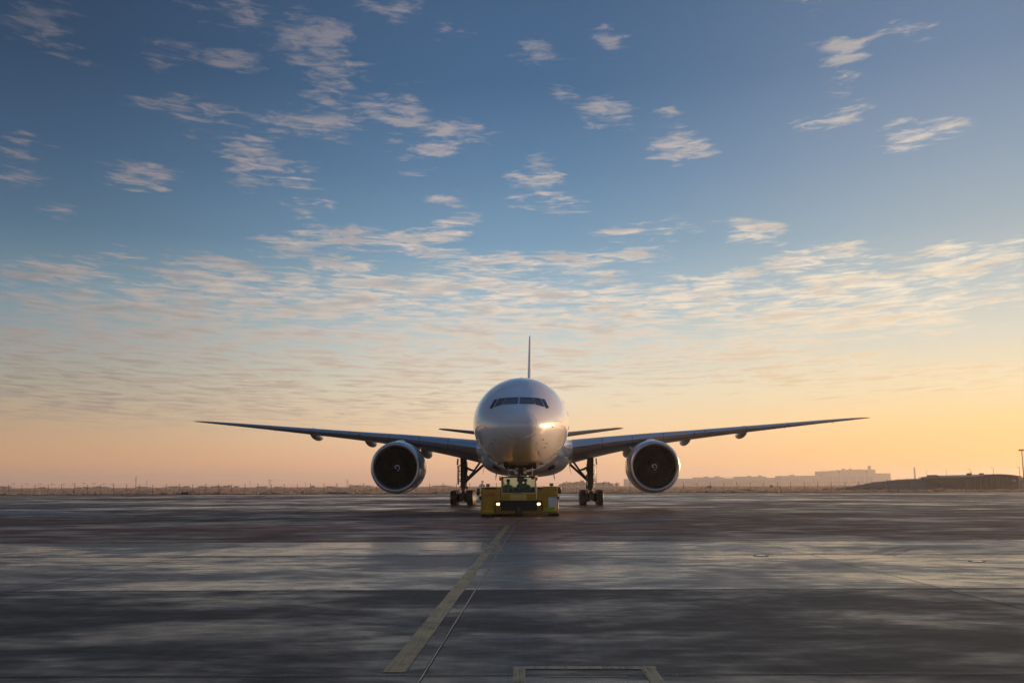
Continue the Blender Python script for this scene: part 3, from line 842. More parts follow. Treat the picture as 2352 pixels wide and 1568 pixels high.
    ca, sa = math.cos(a), math.sin(a)
    pr = [(1.1, 2.02), (2.5, 2.04), (2.5, 2.34), (1.9, 2.26)]
    tx, tz = -sa * 0.02, ca * 0.02
    MB().hexa([(ca * r - tx, y, sa * r - tz) for y, r in pr], [(ca * r + tx, y, sa * r + tz) for y, r in pr]).build('strake', M_NAC, nac)

# ---- main landing gear
tyre_src = rim_src = None
def wheel(parent, x, y, z, r, w):
    global tyre_src, rim_src
    if tyre_src is None:
        h = 0.265
        prof = [(-h * .62, .36), (-h * .86, .40), (-h, .48), (-h, .56), (-h * .88, .62), (-h * .66, .645), (-h * .64, .638), (-h * .56, .638), (-h * .54, .648), (-h * .1, .652), (-h * .08, .643), (h * .08, .643), (h * .1, .652),
                (h * .54, .648), (h * .56, .638), (h * .64, .638), (h * .66, .645), (h * .88, .62), (h, .56), (h, .48), (h * .86, .40), (h * .62, .36)]
        tyre_src = MB().lathe(prof, (0, 0, 0), 'x', 36, closed=True).build('tyre', M_TYRE, parent, (x, y, z), smooth=40)
        prof = [(-.12, 0.0), (-.13, .10), (-.20, .11), (-.20, .16), (-.10, .20), (-.12, .30), (-.17, .37), (.17, .37), (.12, .30), (.10, .20), (.20, .16), (.20, .11), (.13, .10), (.12, 0)]
        rim_src = MB().lathe(prof, (0, 0, 0), 'x', 28).build('wheel_rim', M_RIM, parent, (x, y, z), smooth=40)
    else:
        inst(tyre_src, 'tyre', parent, (x, y, z), (random.random(), 0, 0)); inst(rim_src, 'wheel_rim', parent, (x, y, z), (random.random(), 0, 0))
for s in (-1, 1):
    gx, gy = s * 5.46, 30.0
    g = MB().tube([(0, 0, 1.28), (0, 0, 1.5), (0, 0, 1.55), (0, 0, 3.2), (0, 0, 4.3)], [.20, .22, .25, .27, .30], 20).build('main_gear_strut', M_STRUT, plane, (gx, gy, 0), smooth=40)
    MB().tube([(0, 0, .66), (0, 0, 1.30)], .165, 18).build('piston', M_CHROME, g, smooth=40)
    MB().box(-.20, .20, -1.75, 1.75, .44, .90).build('bogie_beam', M_STRUT, g, bevel=.05)
    for yy in (-1.46, 0, 1.46):
        MB().tube([(-.72, yy, .65), (.72, yy, .65)], .085, 12).build('axle', M_STRUT, g, smooth=40)
        for xx in (-.70, .70): wheel(g, xx, yy, .65, .65, .53)
        for xx in (-.33, .33):
            MB().lathe([(-.14, .0), (-.14, .34), (.12, .34), (.12, .0)], (xx, yy, .65), 'x', 18).build('brake_unit', M_DARK, g)
    # torsion links at the front of the leg
    MB().hexa([(-.12, -.26, 1.75), (.12, -.26, 1.75), (.12, -.2, 1.75), (-.12, -.2, 1.75)], [(-.05, -.62, 1.30), (.05, -.62, 1.30), (.05, -.56, 1.30), (-.05, -.56, 1.30)]).build('torsion_link', M_STRUT, g)
    MB().hexa([(-.12, -.28, .86), (.12, -.28, .86), (.12, -.2, .86), (-.12, -.2, .86)], [(-.05, -.62, 1.28), (.05, -.62, 1.28), (.05, -.56, 1.28), (-.05, -.56, 1.28)]).build('torsion_link', M_STRUT, g)
    i_ = -s                           # towards the fuselage
    MB().tube([(i_ * .16, -.05, 1.98), (i_ * .95, -.10, 2.72), (i_ * 1.78, -.15, 3.48)], [.10, .11, .12], 10).build('side_brace', M_STRUT, g, smooth=40)
    MB().tube([(i_ * .20, -.30, 2.10), (i_ * .85, -.5, 2.80), (i_ * 1.45, -.7, 3.62)], [.07, .08, .09], 10).build('side_brace', M_STRUT, g, smooth=40)
    MB().tube([(i_ * .10, -.1, 3.30), (i_ * .55, -.2, 3.05), (i_ * 1.05, -.25, 2.92)], [.11, .10, .07], 10).build('lock_link', M_STRUT, g, smooth=40)
    MB().tube([(i_ * 1.82, -.3, 3.32), (i_ * 1.66, -.3, 2.62)], [.025, .012], 6).build('drain_pipe', M_STRUT, g)
    # hoses and fittings down the leg
    for k, (ox, oy, zs) in enumerate(((.25, -.22, (3.6, 3.1, 2.6, 2.2, 1.8, 1.4, 1.0)), (.30, -.10, (3.7, 3.2, 2.7, 2.3, 1.7, 1.35, .95)), (.12, -.30, (3.2, 2.9, 2.4, 2.0, 1.5, 1.1, .8)))):
        MB().tube([(i_ * (ox + random.uniform(-.05, .07)), oy + random.uniform(-.05, .05), z) for z in zs], .028, 6).build('hydraulic_hose', M_RUBBER, g, smooth=50)
    for z, w in ((3.42, .34), (2.62, .32), (2.05, .36), (1.62, .31)):
        MB().lathe([(z - .06, .2), (z - .05, w), (z + .05, w), (z + .06, .2)], (0, 0, 0), 'z', 18).build('clamp_collar', M_STRUT, g)
    for z, ox in ((2.45, .33), (1.52, .34), (2.95, .3)):
        MB().box(i_ * ox - .08, i_ * ox + .08, -.34, -.16, z - .12, z + .10).build('junction_box', M_STRUT, g, bevel=.02)
    # leg doors outboard, in the darker wing grey to stand for their shade
    d1 = MB().hexa([(s * .36, -.30, 1.74), (s * .39, -.33, 1.74), (s * .58, .50, 1.85), (s * .55, .53, 1.85)], [(s * .30, -.45, 3.42), (s * .33, -.48, 3.42), (s * .62, .75, 3.42), (s * .59, .78, 3.42)]).build('leg_door', M_UNDER, g, bevel=.01)
    MB().hexa([(s * .52, -.6, 3.45), (s * .56, -.6, 3.45), (s * .56, .9, 3.45), (s * .52, .9, 3.45)], [(s * .47, -.6, 3.98), (s * .51, -.6, 3.98), (s * .51, .9, 3.98), (s * .47, .9, 3.98)]).build('hinged_door', M_UNDER, g, bevel=.01)
    for z in (2.2, 2.9):
        MB().tube([(s * .2, 0, z), (s * .44, 0, z + .02)], .04, 6).build('door_link', M_STRUT, g)

# ---- nose gear
g = MB().tube([(0, 0, .95), (0, 0, 1.5), (0, 0, 2.2), (0, .1, 3.3)], [.13, .14, .17, .19], 16).build('nose_gear_strut', M_STRUT, plane, (0, 5.95, 0), smooth=40)
MB().tube([(0, 0, .55), (0, 0, 1.0)], .10, 14).build('piston', M_CHROME, g, smooth=40)
MB().tube([(-.42, 0, .62), (.42, 0, .62)], .07, 10).build('axle', M_STRUT, g)
for xx in (-.36, .36):
    inst(tyre_src, 'tyre', g, (xx, 0, .62), (0, 0, 0), (.75, .85, .85)); inst(rim_src, 'wheel_rim', g, (xx, 0, .62), (0, 0, 0), (.75, .85, .85))
for xx, z in ((-.24, 2.70), (.24, 2.70), (-.285, 2.44), (.285, 2.44)):
    MB().lathe([(0.16, .05), (.05, .115), (-.02, .125), (-.02, .105), (0.0, .10)], (xx, -.30, z), 'y', 20).build('light_housing', M_STRUT, g, smooth=40)
    MB().lathe([(-.012, .0), (-.008, .07), (0.0, .101)], (xx, -.30, z), 'y', 20).build('light_lens', M_LENS, g, smooth=60)
    MB().tube([(xx, -.2, z), (0, -.05, z)], .03, 6).build('light_bracket', M_STRUT, g)
for s in (-1, 1):
    MB().hexa([(s * .70, -1.35, 2.20), (s * .735, -1.35, 2.20), (s * .735, .7, 2.25), (s * .70, .7, 2.25)], [(s * .72, -1.5, 2.86), (s * .755, -1.5, 2.86), (s * .755, .8, 2.80), (s * .72, .8, 2.80)]).build('nose_gear_door', M_WHITE, g, bevel=.008)
    MB().tube([(s * .70, -.6, 2.4), (s * .18, -.15, 2.3)], .022, 6).build('door_link', M_STRUT, g)
    MB().tube([(s * .10, .1, 2.2), (s * .28, 1.2, 3.1)], .05, 8).build('drag_brace', M_STRUT, g)
MB().box(-.22, .22, -.22, -.12, 1.9, 2.2).build('steering_unit', M_STRUT, g, bevel=.03)

# ---- tail
def tail_loft(secs, axis):
    rs_ = []
    for (p, yl, c, q, t) in secs:
        f = foil(c, t)
        if axis == 'z': rs_.append([(q + b - 0.0 * c, yl + a, p) for a, b in [(a, b - 0.012 * c * (1 - (2 * a / c - 1) ** 2)) for a, b in f]])
        else: rs_.append([(p, yl + a, q + b) for a, b in f])
    return rs_
fin = MB().loft(tail_loft([(7.9, 44.5, 11.2, 0, .072), (9.2, 46.8, 9.6, 0, .074), (12, 49.8, 7.9, 0, .076), (16, 54.0, 5.5, 0, .076), (18.3, 56.4, 4.2, 0, .07), (18.75, 57.2, 3.3, 0, .06), (18.85, 58.0, 2.2, 0, .03)], 'z')).build('tail_fin', M_WHITE, plane, smooth=40)
MB().hexa([(-.05, 60.2, 10), (.05, 60.2, 10), (.03, 61.5, 10), (-.03, 61.5, 10)], [(-.04, 60.5, 18.2), (.04, 60.5, 18.2), (.02, 61.2, 18.2), (-.02, 61.2, 18.2)]).build('rudder', M_WHITE, fin)
for s in (-1, 1):
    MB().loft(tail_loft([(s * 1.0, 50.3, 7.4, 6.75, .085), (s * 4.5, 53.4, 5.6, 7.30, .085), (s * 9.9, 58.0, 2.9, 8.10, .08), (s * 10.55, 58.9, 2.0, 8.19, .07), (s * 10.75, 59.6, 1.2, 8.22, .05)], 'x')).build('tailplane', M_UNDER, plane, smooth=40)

# ------------------------------------------------------------------ aircraft tractor
M_YEL = mat('tractor_yellow', (0.43, 0.245, 0.005), 0.52, coat=0.08, coat_rough=0.2, vary=0.18, scale=1.6, spec=0.3)
M_CREAM = mat('faded_yellow_panel', (0.60, 0.42, 0.09), 0.5, vary=0.08, scale=2)
M_BLK = mat('black_trim', (0.009, 0.009, 0.009), 0.6, vary=0.3, scale=5, spec=0.3)
M_BGLOSS = mat('black_mirror_shell', (0.018, 0.018, 0.019), 0.28, coat=0.4)
M_WPANEL = mat('white_locker_panel', (0.62, 0.60, 0.56), 0.5, vary=0.12, scale=2)
M_HIV = mat('lime_fabric_pad', (0.40, 0.38, 0.02), 0.7, vary=0.2, scale=5)
M_AMBER = mat('amber_beacon_lens', (0.85, 0.20, 0.02), 0.2, emit=(1.0, 0.22, 0.03), estr=0.55, coat=0.5)
M_LAMP = mat('lit_headlamp', (1, 1, 1), 0.3, emit=(1.0, 0.76, 0.42), estr=7.0)
M_CABGL = glass('cab_glass', (0.80, 0.86, 0.80))
M_GREYIN = mat('cab_interior_grey', (0.09, 0.10, 0.12), 0.6, vary=0.15, scale=4)
M_SEAT = mat('seat_fabric', (0.035, 0.035, 0.04), 0.8)
M_RED = mat('red_lettering', (0.42, 0.02, 0.02), 0.5)
M_INK = mat('dark_lettering', (0.05, 0.045, 0.03), 0.6)
tug = empty('aircraft_tractor', (0.375, 55.0, 0), R(-1.2))
tag(tug, 'low wide yellow aircraft tractor with lit headlights under the airliner nose', 'tractor')

def quadprism(pts, y0, y1):           # front-view polygon swept back
    n = len(pts)
    vs = [(x, y0, z) for x, z in pts] + [(x, y1, z) for x, z in pts]
    return MB().add(vs, [tuple(range(n)), tuple(range(2 * n - 1, n - 1, -1))] + [(i, (i + 1) % n, (i + 1) % n + n, i + n) for i in range(n)])
ch = MB().box(-1.95, 1.95, 0.35, 8.3, 0.16, 0.62).build('chassis', M_BLK, tug, bevel=.03)
lb = quadprism([(-2.12, .13), (-1.03, .13), (-1.03, 1.555), (-2.10, 1.575)], 0.02, 8.6).build('left_body', M_YEL, tug, bevel=.025)
rb = quadprism([(.98, .17), (2.12, .17), (2.11, 1.60), (1.36, 1.60), (1.28, 1.47), (.98, 1.47)], 0.06, 8.6).build('right_body', M_YEL, tug, bevel=.025)
# panel gaps, lids and grab bars
for (x0, x1, z0, z1) in ((-1.88, -1.24, 1.47, 1.545),):
    MB().box(x0, x1, -.004, .05, z0, z1).build('vent_grille', M_BLK, lb, bevel=.008)
MB().box(-2.09, -1.06, .012, .03, 1.548, 1.556).build('lid_gap', M_BLK, lb)
MB().box(-2.135, -2.115, 1.95, 6.35, .30, .42).build('side_rubbing_strip', M_BLK, lb)
MB().box(1.02, 1.26, .046, .07, 1.385, 1.405).build('lid_gap', M_BLK, rb)
MB().box(1.90, 2.08, .046, .07, 1.40, 1.42).build('lid_gap', M_BLK, rb)
MB().box(1.00, 2.10, .052, .07, 1.140, 1.150).build('lid_gap', M_BLK, rb)
MB().box(.985, 1.29, .08, 2.6, 1.471, 1.55).build('black_step_cover', M_BLK, rb, bevel=.02)
MB().box(1.57, 2.06, .028, .07, .32, 1.03).build('locker_panel', M_WPANEL, rb, bevel=.01)
MB().box(1.555, 2.075, .045, .066, .305, 1.045).build('locker_frame', M_BLK, rb)
for (x0, x1, z0, z1, a) in ((1.30, 1.98, .36, .50, 4), (1.27, 1.98, .24, .345, -1)):
    o = MB().box(-(x1 - x0) / 2, (x1 - x0) / 2, -.11, .02, -(z1 - z0) / 2, (z1 - z0) / 2).build('wheel_chock', M_HIV, rb, ((x0 + x1) / 2, .04, (z0 + z1) / 2), bevel=.03)
    o.rotation_euler = (0, R(-a), 0)
MB().box(-1.98, -1.42, -.05, .03, .205, .315).build('lower_step', M_HIV, lb, bevel=.02)
for (b_, x0, x1, z0, z1, n) in ((lb, -2.10, -1.35, .115, .175, 15), (rb, 1.27, 2.08, .155, .215, 16)):
    MB().box(x0, x1, -.03, .02 if b_ is lb else .06, z0, z1).build('hazard_board', M_BLK, b_)
    st_ = (x1 - x0) / n
    for k in range(n):
        x = x0 + st_ * k
        MB().hexa([(x + .004, -.034, z0 + .004), (x + st_ * .45, -.034, z0 + .004), (x + st_ * .45, -.03, z0 + .004), (x + .004, -.03, z0 + .004)],
                  [(x + st_ * .5, -.034, z1 - .004), (x + st_ * .95, -.034, z1 - .004), (x + st_ * .95, -.03, z1 - .004), (x + st_ * .5, -.03, z1 - .004)]).build('hazard_stripe', M_CREAM, b_)
# dark bumper bay with the lamps
bay = MB().box(-1.335, 1.235, .10, .6, .33, .845).build('bumper_bay', M_BLK, tug)
MB().box(-1.30, 1.22, -.06, .14, .800, .850).build('bumper_hood', M_BLK, bay, bevel=.015)
for x in (-1.33, 1.235):
    MB().box(x - .02, x + .02, -.05, .12, .30, .82).build('bumper_cheek', M_BLK, bay, bevel=.01)
for k in range(7):
    MB().box(-.78, .72, .07, .11, .38 + .055 * k, .40 + .055 * k).build('grille_bar', M_SUB, bay)
for x in (-1.163, 1.05):
    h = MB().lathe([(.15, .02), (.10, .13), (.0, .15), (-.01, .15), (-.01, .135)], (0, 0, 0), 'y', 20).build('headlight', M_BLK, tug, (x, -.03, .665), smooth=40)
    h.scale = (1.0, 1, .68)
    MB().lathe([(-.018, .0), (-.014, .05), (-.004, .088)], (0, 0, 0), 'y', 20).build('headlight_lens', M_LAMP, h, smooth=60)
    MB().box(x - .09, x + .09, -.01, .09, .39, .50).build('fog_lamp', mat('unlit_lamp_glass', (.16, .10, .07), .25), bay, bevel=.015)
MB().box(-.215, .13, -.10, .12, .13, .47).build('tow_coupling', M_BLK, tug, bevel=.03)
cp_ = tug.children[-1]
MB().tube([(-.04, -.16, .10), (-.04, -.16, .52)], .03, 8).build('tow_pin', M_STRUT, cp_)
MB().box(-.16, .08, -.22, -.10, .20, .235).build('jaw_plate', M_STRUT, cp_); MB().box(-.16, .08, -.22, -.10, .33, .365).build('jaw_plate', M_STRUT, cp_)
for s, x0, x1 in ((1, -1.33, -.225), (-1, .14, 1.235)):
    bd = MB().box(x0, x1, -.075, .0, .140, .312).build('hazard_bumper', M_BLK, tug, bevel=.008)
    n = 8; st_ = (x1 - x0 + .1) / n
    for k in range(n):
        x = x0 + st_ * k - .02; w_ = st_ * .46; sl_ = .115 * s
        xa_, xb_ = x, x + w_
        lo_ = [max(x0 + .004, min(x1 - .004, v)) for v in (xa_ - (sl_ if s < 0 else 0), xb_ - (sl_ if s < 0 else 0))]
        hi_ = [max(x0 + .004, min(x1 - .004, v)) for v in (xa_ + (sl_ if s > 0 else 0), xb_ + (sl_ if s > 0 else 0))]
        if s < 0: hi_ = [max(x0 + .004, min(x1 - .004, v)) for v in (xa_, xb_)]
        if lo_[1] - lo_[0] < .01 and hi_[1] - hi_[0] < .01: continue
        MB().hexa([(lo_[0], -.080, .146), (lo_[1] + .001, -.080, .146), (lo_[1] + .001, -.075, .146), (lo_[0], -.075, .146)], [(hi_[0], -.080, .306), (hi_[1] + .001, -.080, .306), (hi_[1] + .001, -.075, .306), (hi_[0], -.075, .306)]).build('hazard_stripe', M_YEL, bd)
# cab
cab = quadprism([(-1.01, .85), (.93, .85), (.93, 1.215), (-1.01, 1.215)], .0, 2.1).build('cab', M_YEL, tug, bevel=.02)
MB().box(-.505, .385, -.012, .02, .865, 1.195).build('front_hatch', M_CREAM, cab, bevel=.006)
MB().box(-1.0, .925, -.004, .10, 1.215, 1.285).build('cowl_strip', M_CREAM, cab, bevel=.012)
zt, zb_ = 2.10, 1.285
def cabq(x0, x1, ya, yb, t=.03, z0=zb_, z1=zt):      # raked upright between sill and roof
    return MB().hexa([(x0, ya, z0), (x1, ya, z0), (x1, ya + t, z0), (x0, ya + t, z0)], [(x0, yb, z1), (x1, yb, z1), (x1, yb + t, z1), (x0, yb + t, z1)])
for x0, x1, m_ in ((-1.0, -.93, M_CREAM), (.86, .925, M_CREAM)):
    cabq(x0, x1, .02, .20, .10).build('front_pillar', m_, cab, bevel=.012)
    cabq(x0, x1, 1.92, 1.85, .07).build('rear_pillar', M_BLK, cab, bevel=.012)
cabq(-.93, .86, .035, .205, .012).build('windscreen', M_CABGL, cab)
cabq(-.93, .86, 1.94, 1.87, .012, 1.55).build('rear_window', M_CABGL, cab)
MB().box(-.93, .86, 1.90, 1.98, 1.215, 1.55).build('rear_bulkhead', M_GREYIN, cab, bevel=.01)
for x in (-.985, .905):
    MB().hexa([(x, .14, 1.30), (x + .012, .14, 1.30), (x + .012, 1.90, 1.30), (x, 1.90, 1.30)], [(x, .30, 2.09), (x + .012, .30, 2.09), (x + .012, 1.86, 2.09), (x, 1.86, 2.09)]).build('side_window', M_CABGL, cab)
MB().box(-1.02, .95, .14, 1.98, 2.10, 2.155).build('cab_roof', M_BLK, cab, bevel=.02)
cabq(-.945, .875, .012, .030, .02, 1.275, 1.30).build('screen_seal', M_RUBBER, cab)
MB().lathe([(2.155, .0), (2.21, .20), (2.205, .215), (2.155, .22)], (.27, .9, 0), 'z', 24).build('roof_dome', M_CREAM, cab, smooth=40)
for x, y in ((-1.045, .22), (.935, .22)):
    b0 = MB().box(x - .085, x + .085, y - .09, y + .09, 2.055, 2.085).build('beacon_base', M_BLK, cab, bevel=.008)
    MB().box(x - .078, x + .078, y - .08, y + .08, 2.086, 2.205).build('beacon_lens', M_AMBER, b0, bevel=.022)
    MB().box(x - .06, x + .06, y - .03, y + .05, 1.94, 2.055).build('beacon_bracket', M_BLK, b0)
MB().box(.64, .83, .26, .30, 2.00, 2.09).build('sun_visor', mat('visor_grey', (.35, .37, .38), .4), cab, bevel=.01)
for (xa_, za_, xb_, zb2) in ((-.83, 1.74, -.42, 1.30), (-.03, 1.70, .38, 1.30)):
    w_ = MB().tube([(xb_, -.01, zb2 - .01), ((xa_ + xb_) / 2, .07, (za_ + zb2) / 2), (xa_, .10, za_)], .012, 6).build('wiper_arm', M_BLK, cab)
    MB().tube([(xa_ + .12, .04, za_ - .22), (xa_ - .04, .105, za_ + .12)], .010, 6).build('wiper_blade', M_BLK, w_)
MB().box(-.88, .82, .22, .62, 1.22, 1.36).build('dashboard', M_GREYIN, cab, bevel=.03)
MB().box(-.16, .0, .55, .72, 1.36, 1.72).build('control_console', M_GREYIN, cab, bevel=.03)
MB().box(-.14, .0, .50, .56, 1.52, 1.66).build('console_screen', mat('console_screen_off', (.01, .012, .014), .15), cab, bevel=.01)
MB().box(.02, .36, 1.25, 1.32, 1.40, 1.78).build('document_rack', mat('rack_grey', (.28, .30, .30), .5), cab, bevel=.01)
MB().box(-.10, .06, .24, .30, 1.93, 1.97).build('ceiling_camera', M_BLK, cab, bevel=.012); MB().tube([(-.02, .26, 1.96), (-.02, .28, 2.10)], .02, 6).build('camera_stalk', M_BLK, cab)
for x in (-.62, .36):
    st0 = MB().box(x - .24, x + .24, 1.02, 1.50, 1.02, 1.14).build('seat', M_SEAT, tug, bevel=.05)
    MB().hexa([(x - .22, 1.44, 1.12), (x + .22, 1.44, 1.12), (x + .22, 1.56, 1.12), (x - .22, 1.56, 1.12)], [(x - .19, 1.58, 1.66), (x + .19, 1.58, 1.66), (x + .19, 1.67, 1.66), (x - .19, 1.67, 1.66)]).build('seat_back', M_SEAT, st0, bevel=.04)
sw = MB()
rr_ = [(.30 + .0, 0, 0)]
ring = [(.36 + .17 * math.cos(2 * math.pi * k / 24), .74 + .09 * math.sin(2 * math.pi * k / 24), 1.44 + .145 * math.sin(2 * math.pi * k / 24)) for k in range(25)]
sw.tube(ring, .014, 6, caps=False).build('steering_wheel', M_BLK, tug, smooth=60)
MB().tube([(.36, .74, 1.44), (.36, .58, 1.30)], .025, 8).build('steering_column', M_BLK, tug.children[-1])
# mirrors
for s, x0, x1, z0, z1, ax in ((-1, -2.325, -2.155, 1.15, 1.525, -2.13), (1, 2.09, 2.285, 1.215, 1.575, 2.13)):
    mr_ = MB().box(x0, x1, -.16, -.05, z0, z1).build('wing_mirror', M_BGLOSS, tug, bevel=.035, seg=3)
    MB().box(x0 + .02, x1 - .02, -.049, -.044, z0 + .03, z1 - .03).build('mirror_glass', M_CHROME, mr_)
    c_ = (x0 + x1) / 2 - s * .03
    MB().tube([(c_, -.10, z0 + .02), (c_, -.10, .97), (c_ - s * .03, -.10, .92), (ax - s * .02, -.02, .92)], .016, 7).build('mirror_arm', M_BLK, mr_, smooth=50)
    MB().tube([(c_ - s * .02, -.10, 1.05), (ax - s * .02, -.02, 1.05)], .013, 7).build('mirror_stay', M_BLK, mr_)
    MB().box(ax - .05, ax + .05, -.04, .04, .90, 1.08).build('mirror_bracket', M_BLK, mr_, bevel=.012)
# work lamps on the side bodies
for x, z in ((-1.74, 1.578), (1.77, 1.602)):
    wl = MB().box(x - .10, x + .10, .35, .50, z + .03, z + .185).build('work_lamp', M_BLK, tug, bevel=.018)
    MB().box(x - .08, x + .08, .343, .351, z + .05, z + .165).build('work_lamp_lens', mat('lamp_glass_off', (.30, .27, .25), .18, coat=.5), wl, bevel=.004)
    MB().box(x - .03, x + .03, .40, .46, z - .005, z + .035).build('work_lamp_foot', M_BLK, wl)
# wheels
for s_, b_ in ((-1, lb), (1, rb)):       # dark arch round each wheel and panel gaps along the flank
    for y in (1.3, 7.0):
        MB().lathe([(s_ * 2.119, .10), (s_ * 2.128, .56), (s_ * 2.119, .57)], (0, y, .445), 'x', 32).build('wheel_arch', M_BLK, b_)
    for y in (2.6, 4.1, 5.6):
        MB().box(min(s_ * 2.119, s_ * 2.124), max(s_ * 2.119, s_ * 2.124), y - .008, y + .008, .25, 1.5).build('flank_gap', M_BLK, b_)
tw0 = None
for x in (-1.93, 1.93):
    for y in (1.3, 7.0):
        if tw0 is None:
            tw0 = MB().lathe([(-.22, .20), (-.23, .38), (-.18, .445), (.18, .445), (.23, .38), (.22, .20)], (0, 0, 0), 'x', 36, closed=True).build('wheel', M_TYRE, tug, (x, y, .445), smooth=40)
            tr0 = MB().lathe([(-.16, .0), (-.17, .12), (-.12, .22), (.12, .22), (.17, .12), (.16, .0)], (0, 0, 0), 'x', 24).build('wheel_hub', M_RIM, tw0, smooth=40)
        else:
            w2 = inst(tw0, 'wheel', tug, (x, y, .445)); inst(tr0, 'wheel_hub', w2, (0, 0, 0))
for x in (-1.80, 1.86):
    MB().box(x - .31, x + .31, .25, .60, .0, .16).build('front_tyre_guard', M_BLK, tug, bevel=.03)
# cradle at the rear that carries the nose wheel
MB().box(-.95, .95, 6.3, 6.6, .25, .8).build('lift_cradle', M_BLK, tug, bevel=.05)
MB().box(-1.0, 1.0, 2.2, 6.2, .62, .86).build('deck', M_YEL, tug, bevel=.02)
# lettering
def lettering(txt, size, loc, m, parent, shear=0.0, off=0.0, width=1.0):
    cu = bpy.data.curves.new('lettering', 'FONT'); cu.body = txt; cu.size = size; cu.shear = shear; cu.offset = off; cu.extrude = 0.002
    cu.align_x = 'CENTER'; cu.align_y = 'CENTER'; cu.resolution_u = 3
    t = bpy.data.objects.new('lettering_curve', cu); col.objects.link(t)
    bpy.context.view_layer.update()
    me = bpy.data.meshes.new_from_object(t.evaluated_get(bpy.context.evaluated_depsgraph_get()))
    bpy.data.objects.remove(t); bpy.data.curves.remove(cu)
    me.materials.clear(); me.materials.append(m); me.name = 'lettering'
    o = bpy.data.objects.new('lettering', me); col.objects.link(o)
    o.location = loc; o.rotation_euler = (R(90), 0, 0); o.scale = (width, 1, 1); o.parent = parent
    return o
o = lettering('DHL', .17, (-1.56, .012, 1.165), M_RED, lb, .35, .006, 1.45); o['label'] = 'red slanted capital letters on the yellow side body'
for s in (-1, 1):
    for k in range(3):
        z = 1.120 + .016 * k
        x0, x1 = (-1.95, -1.83 + .006 * k) if s < 0 else (-1.285 + .006 * k, -1.17)
        MB().box(x0, x1, .012, .0185, z, z + .008).build('letter_stripe', M_RED, lb)
o = lettering('Goldhofer', .085, (-.05, -.008, 1.250), M_INK, cab, 0, .001, 1.05); o['label'] = 'small dark maker lettering on the strip under the windscreen'

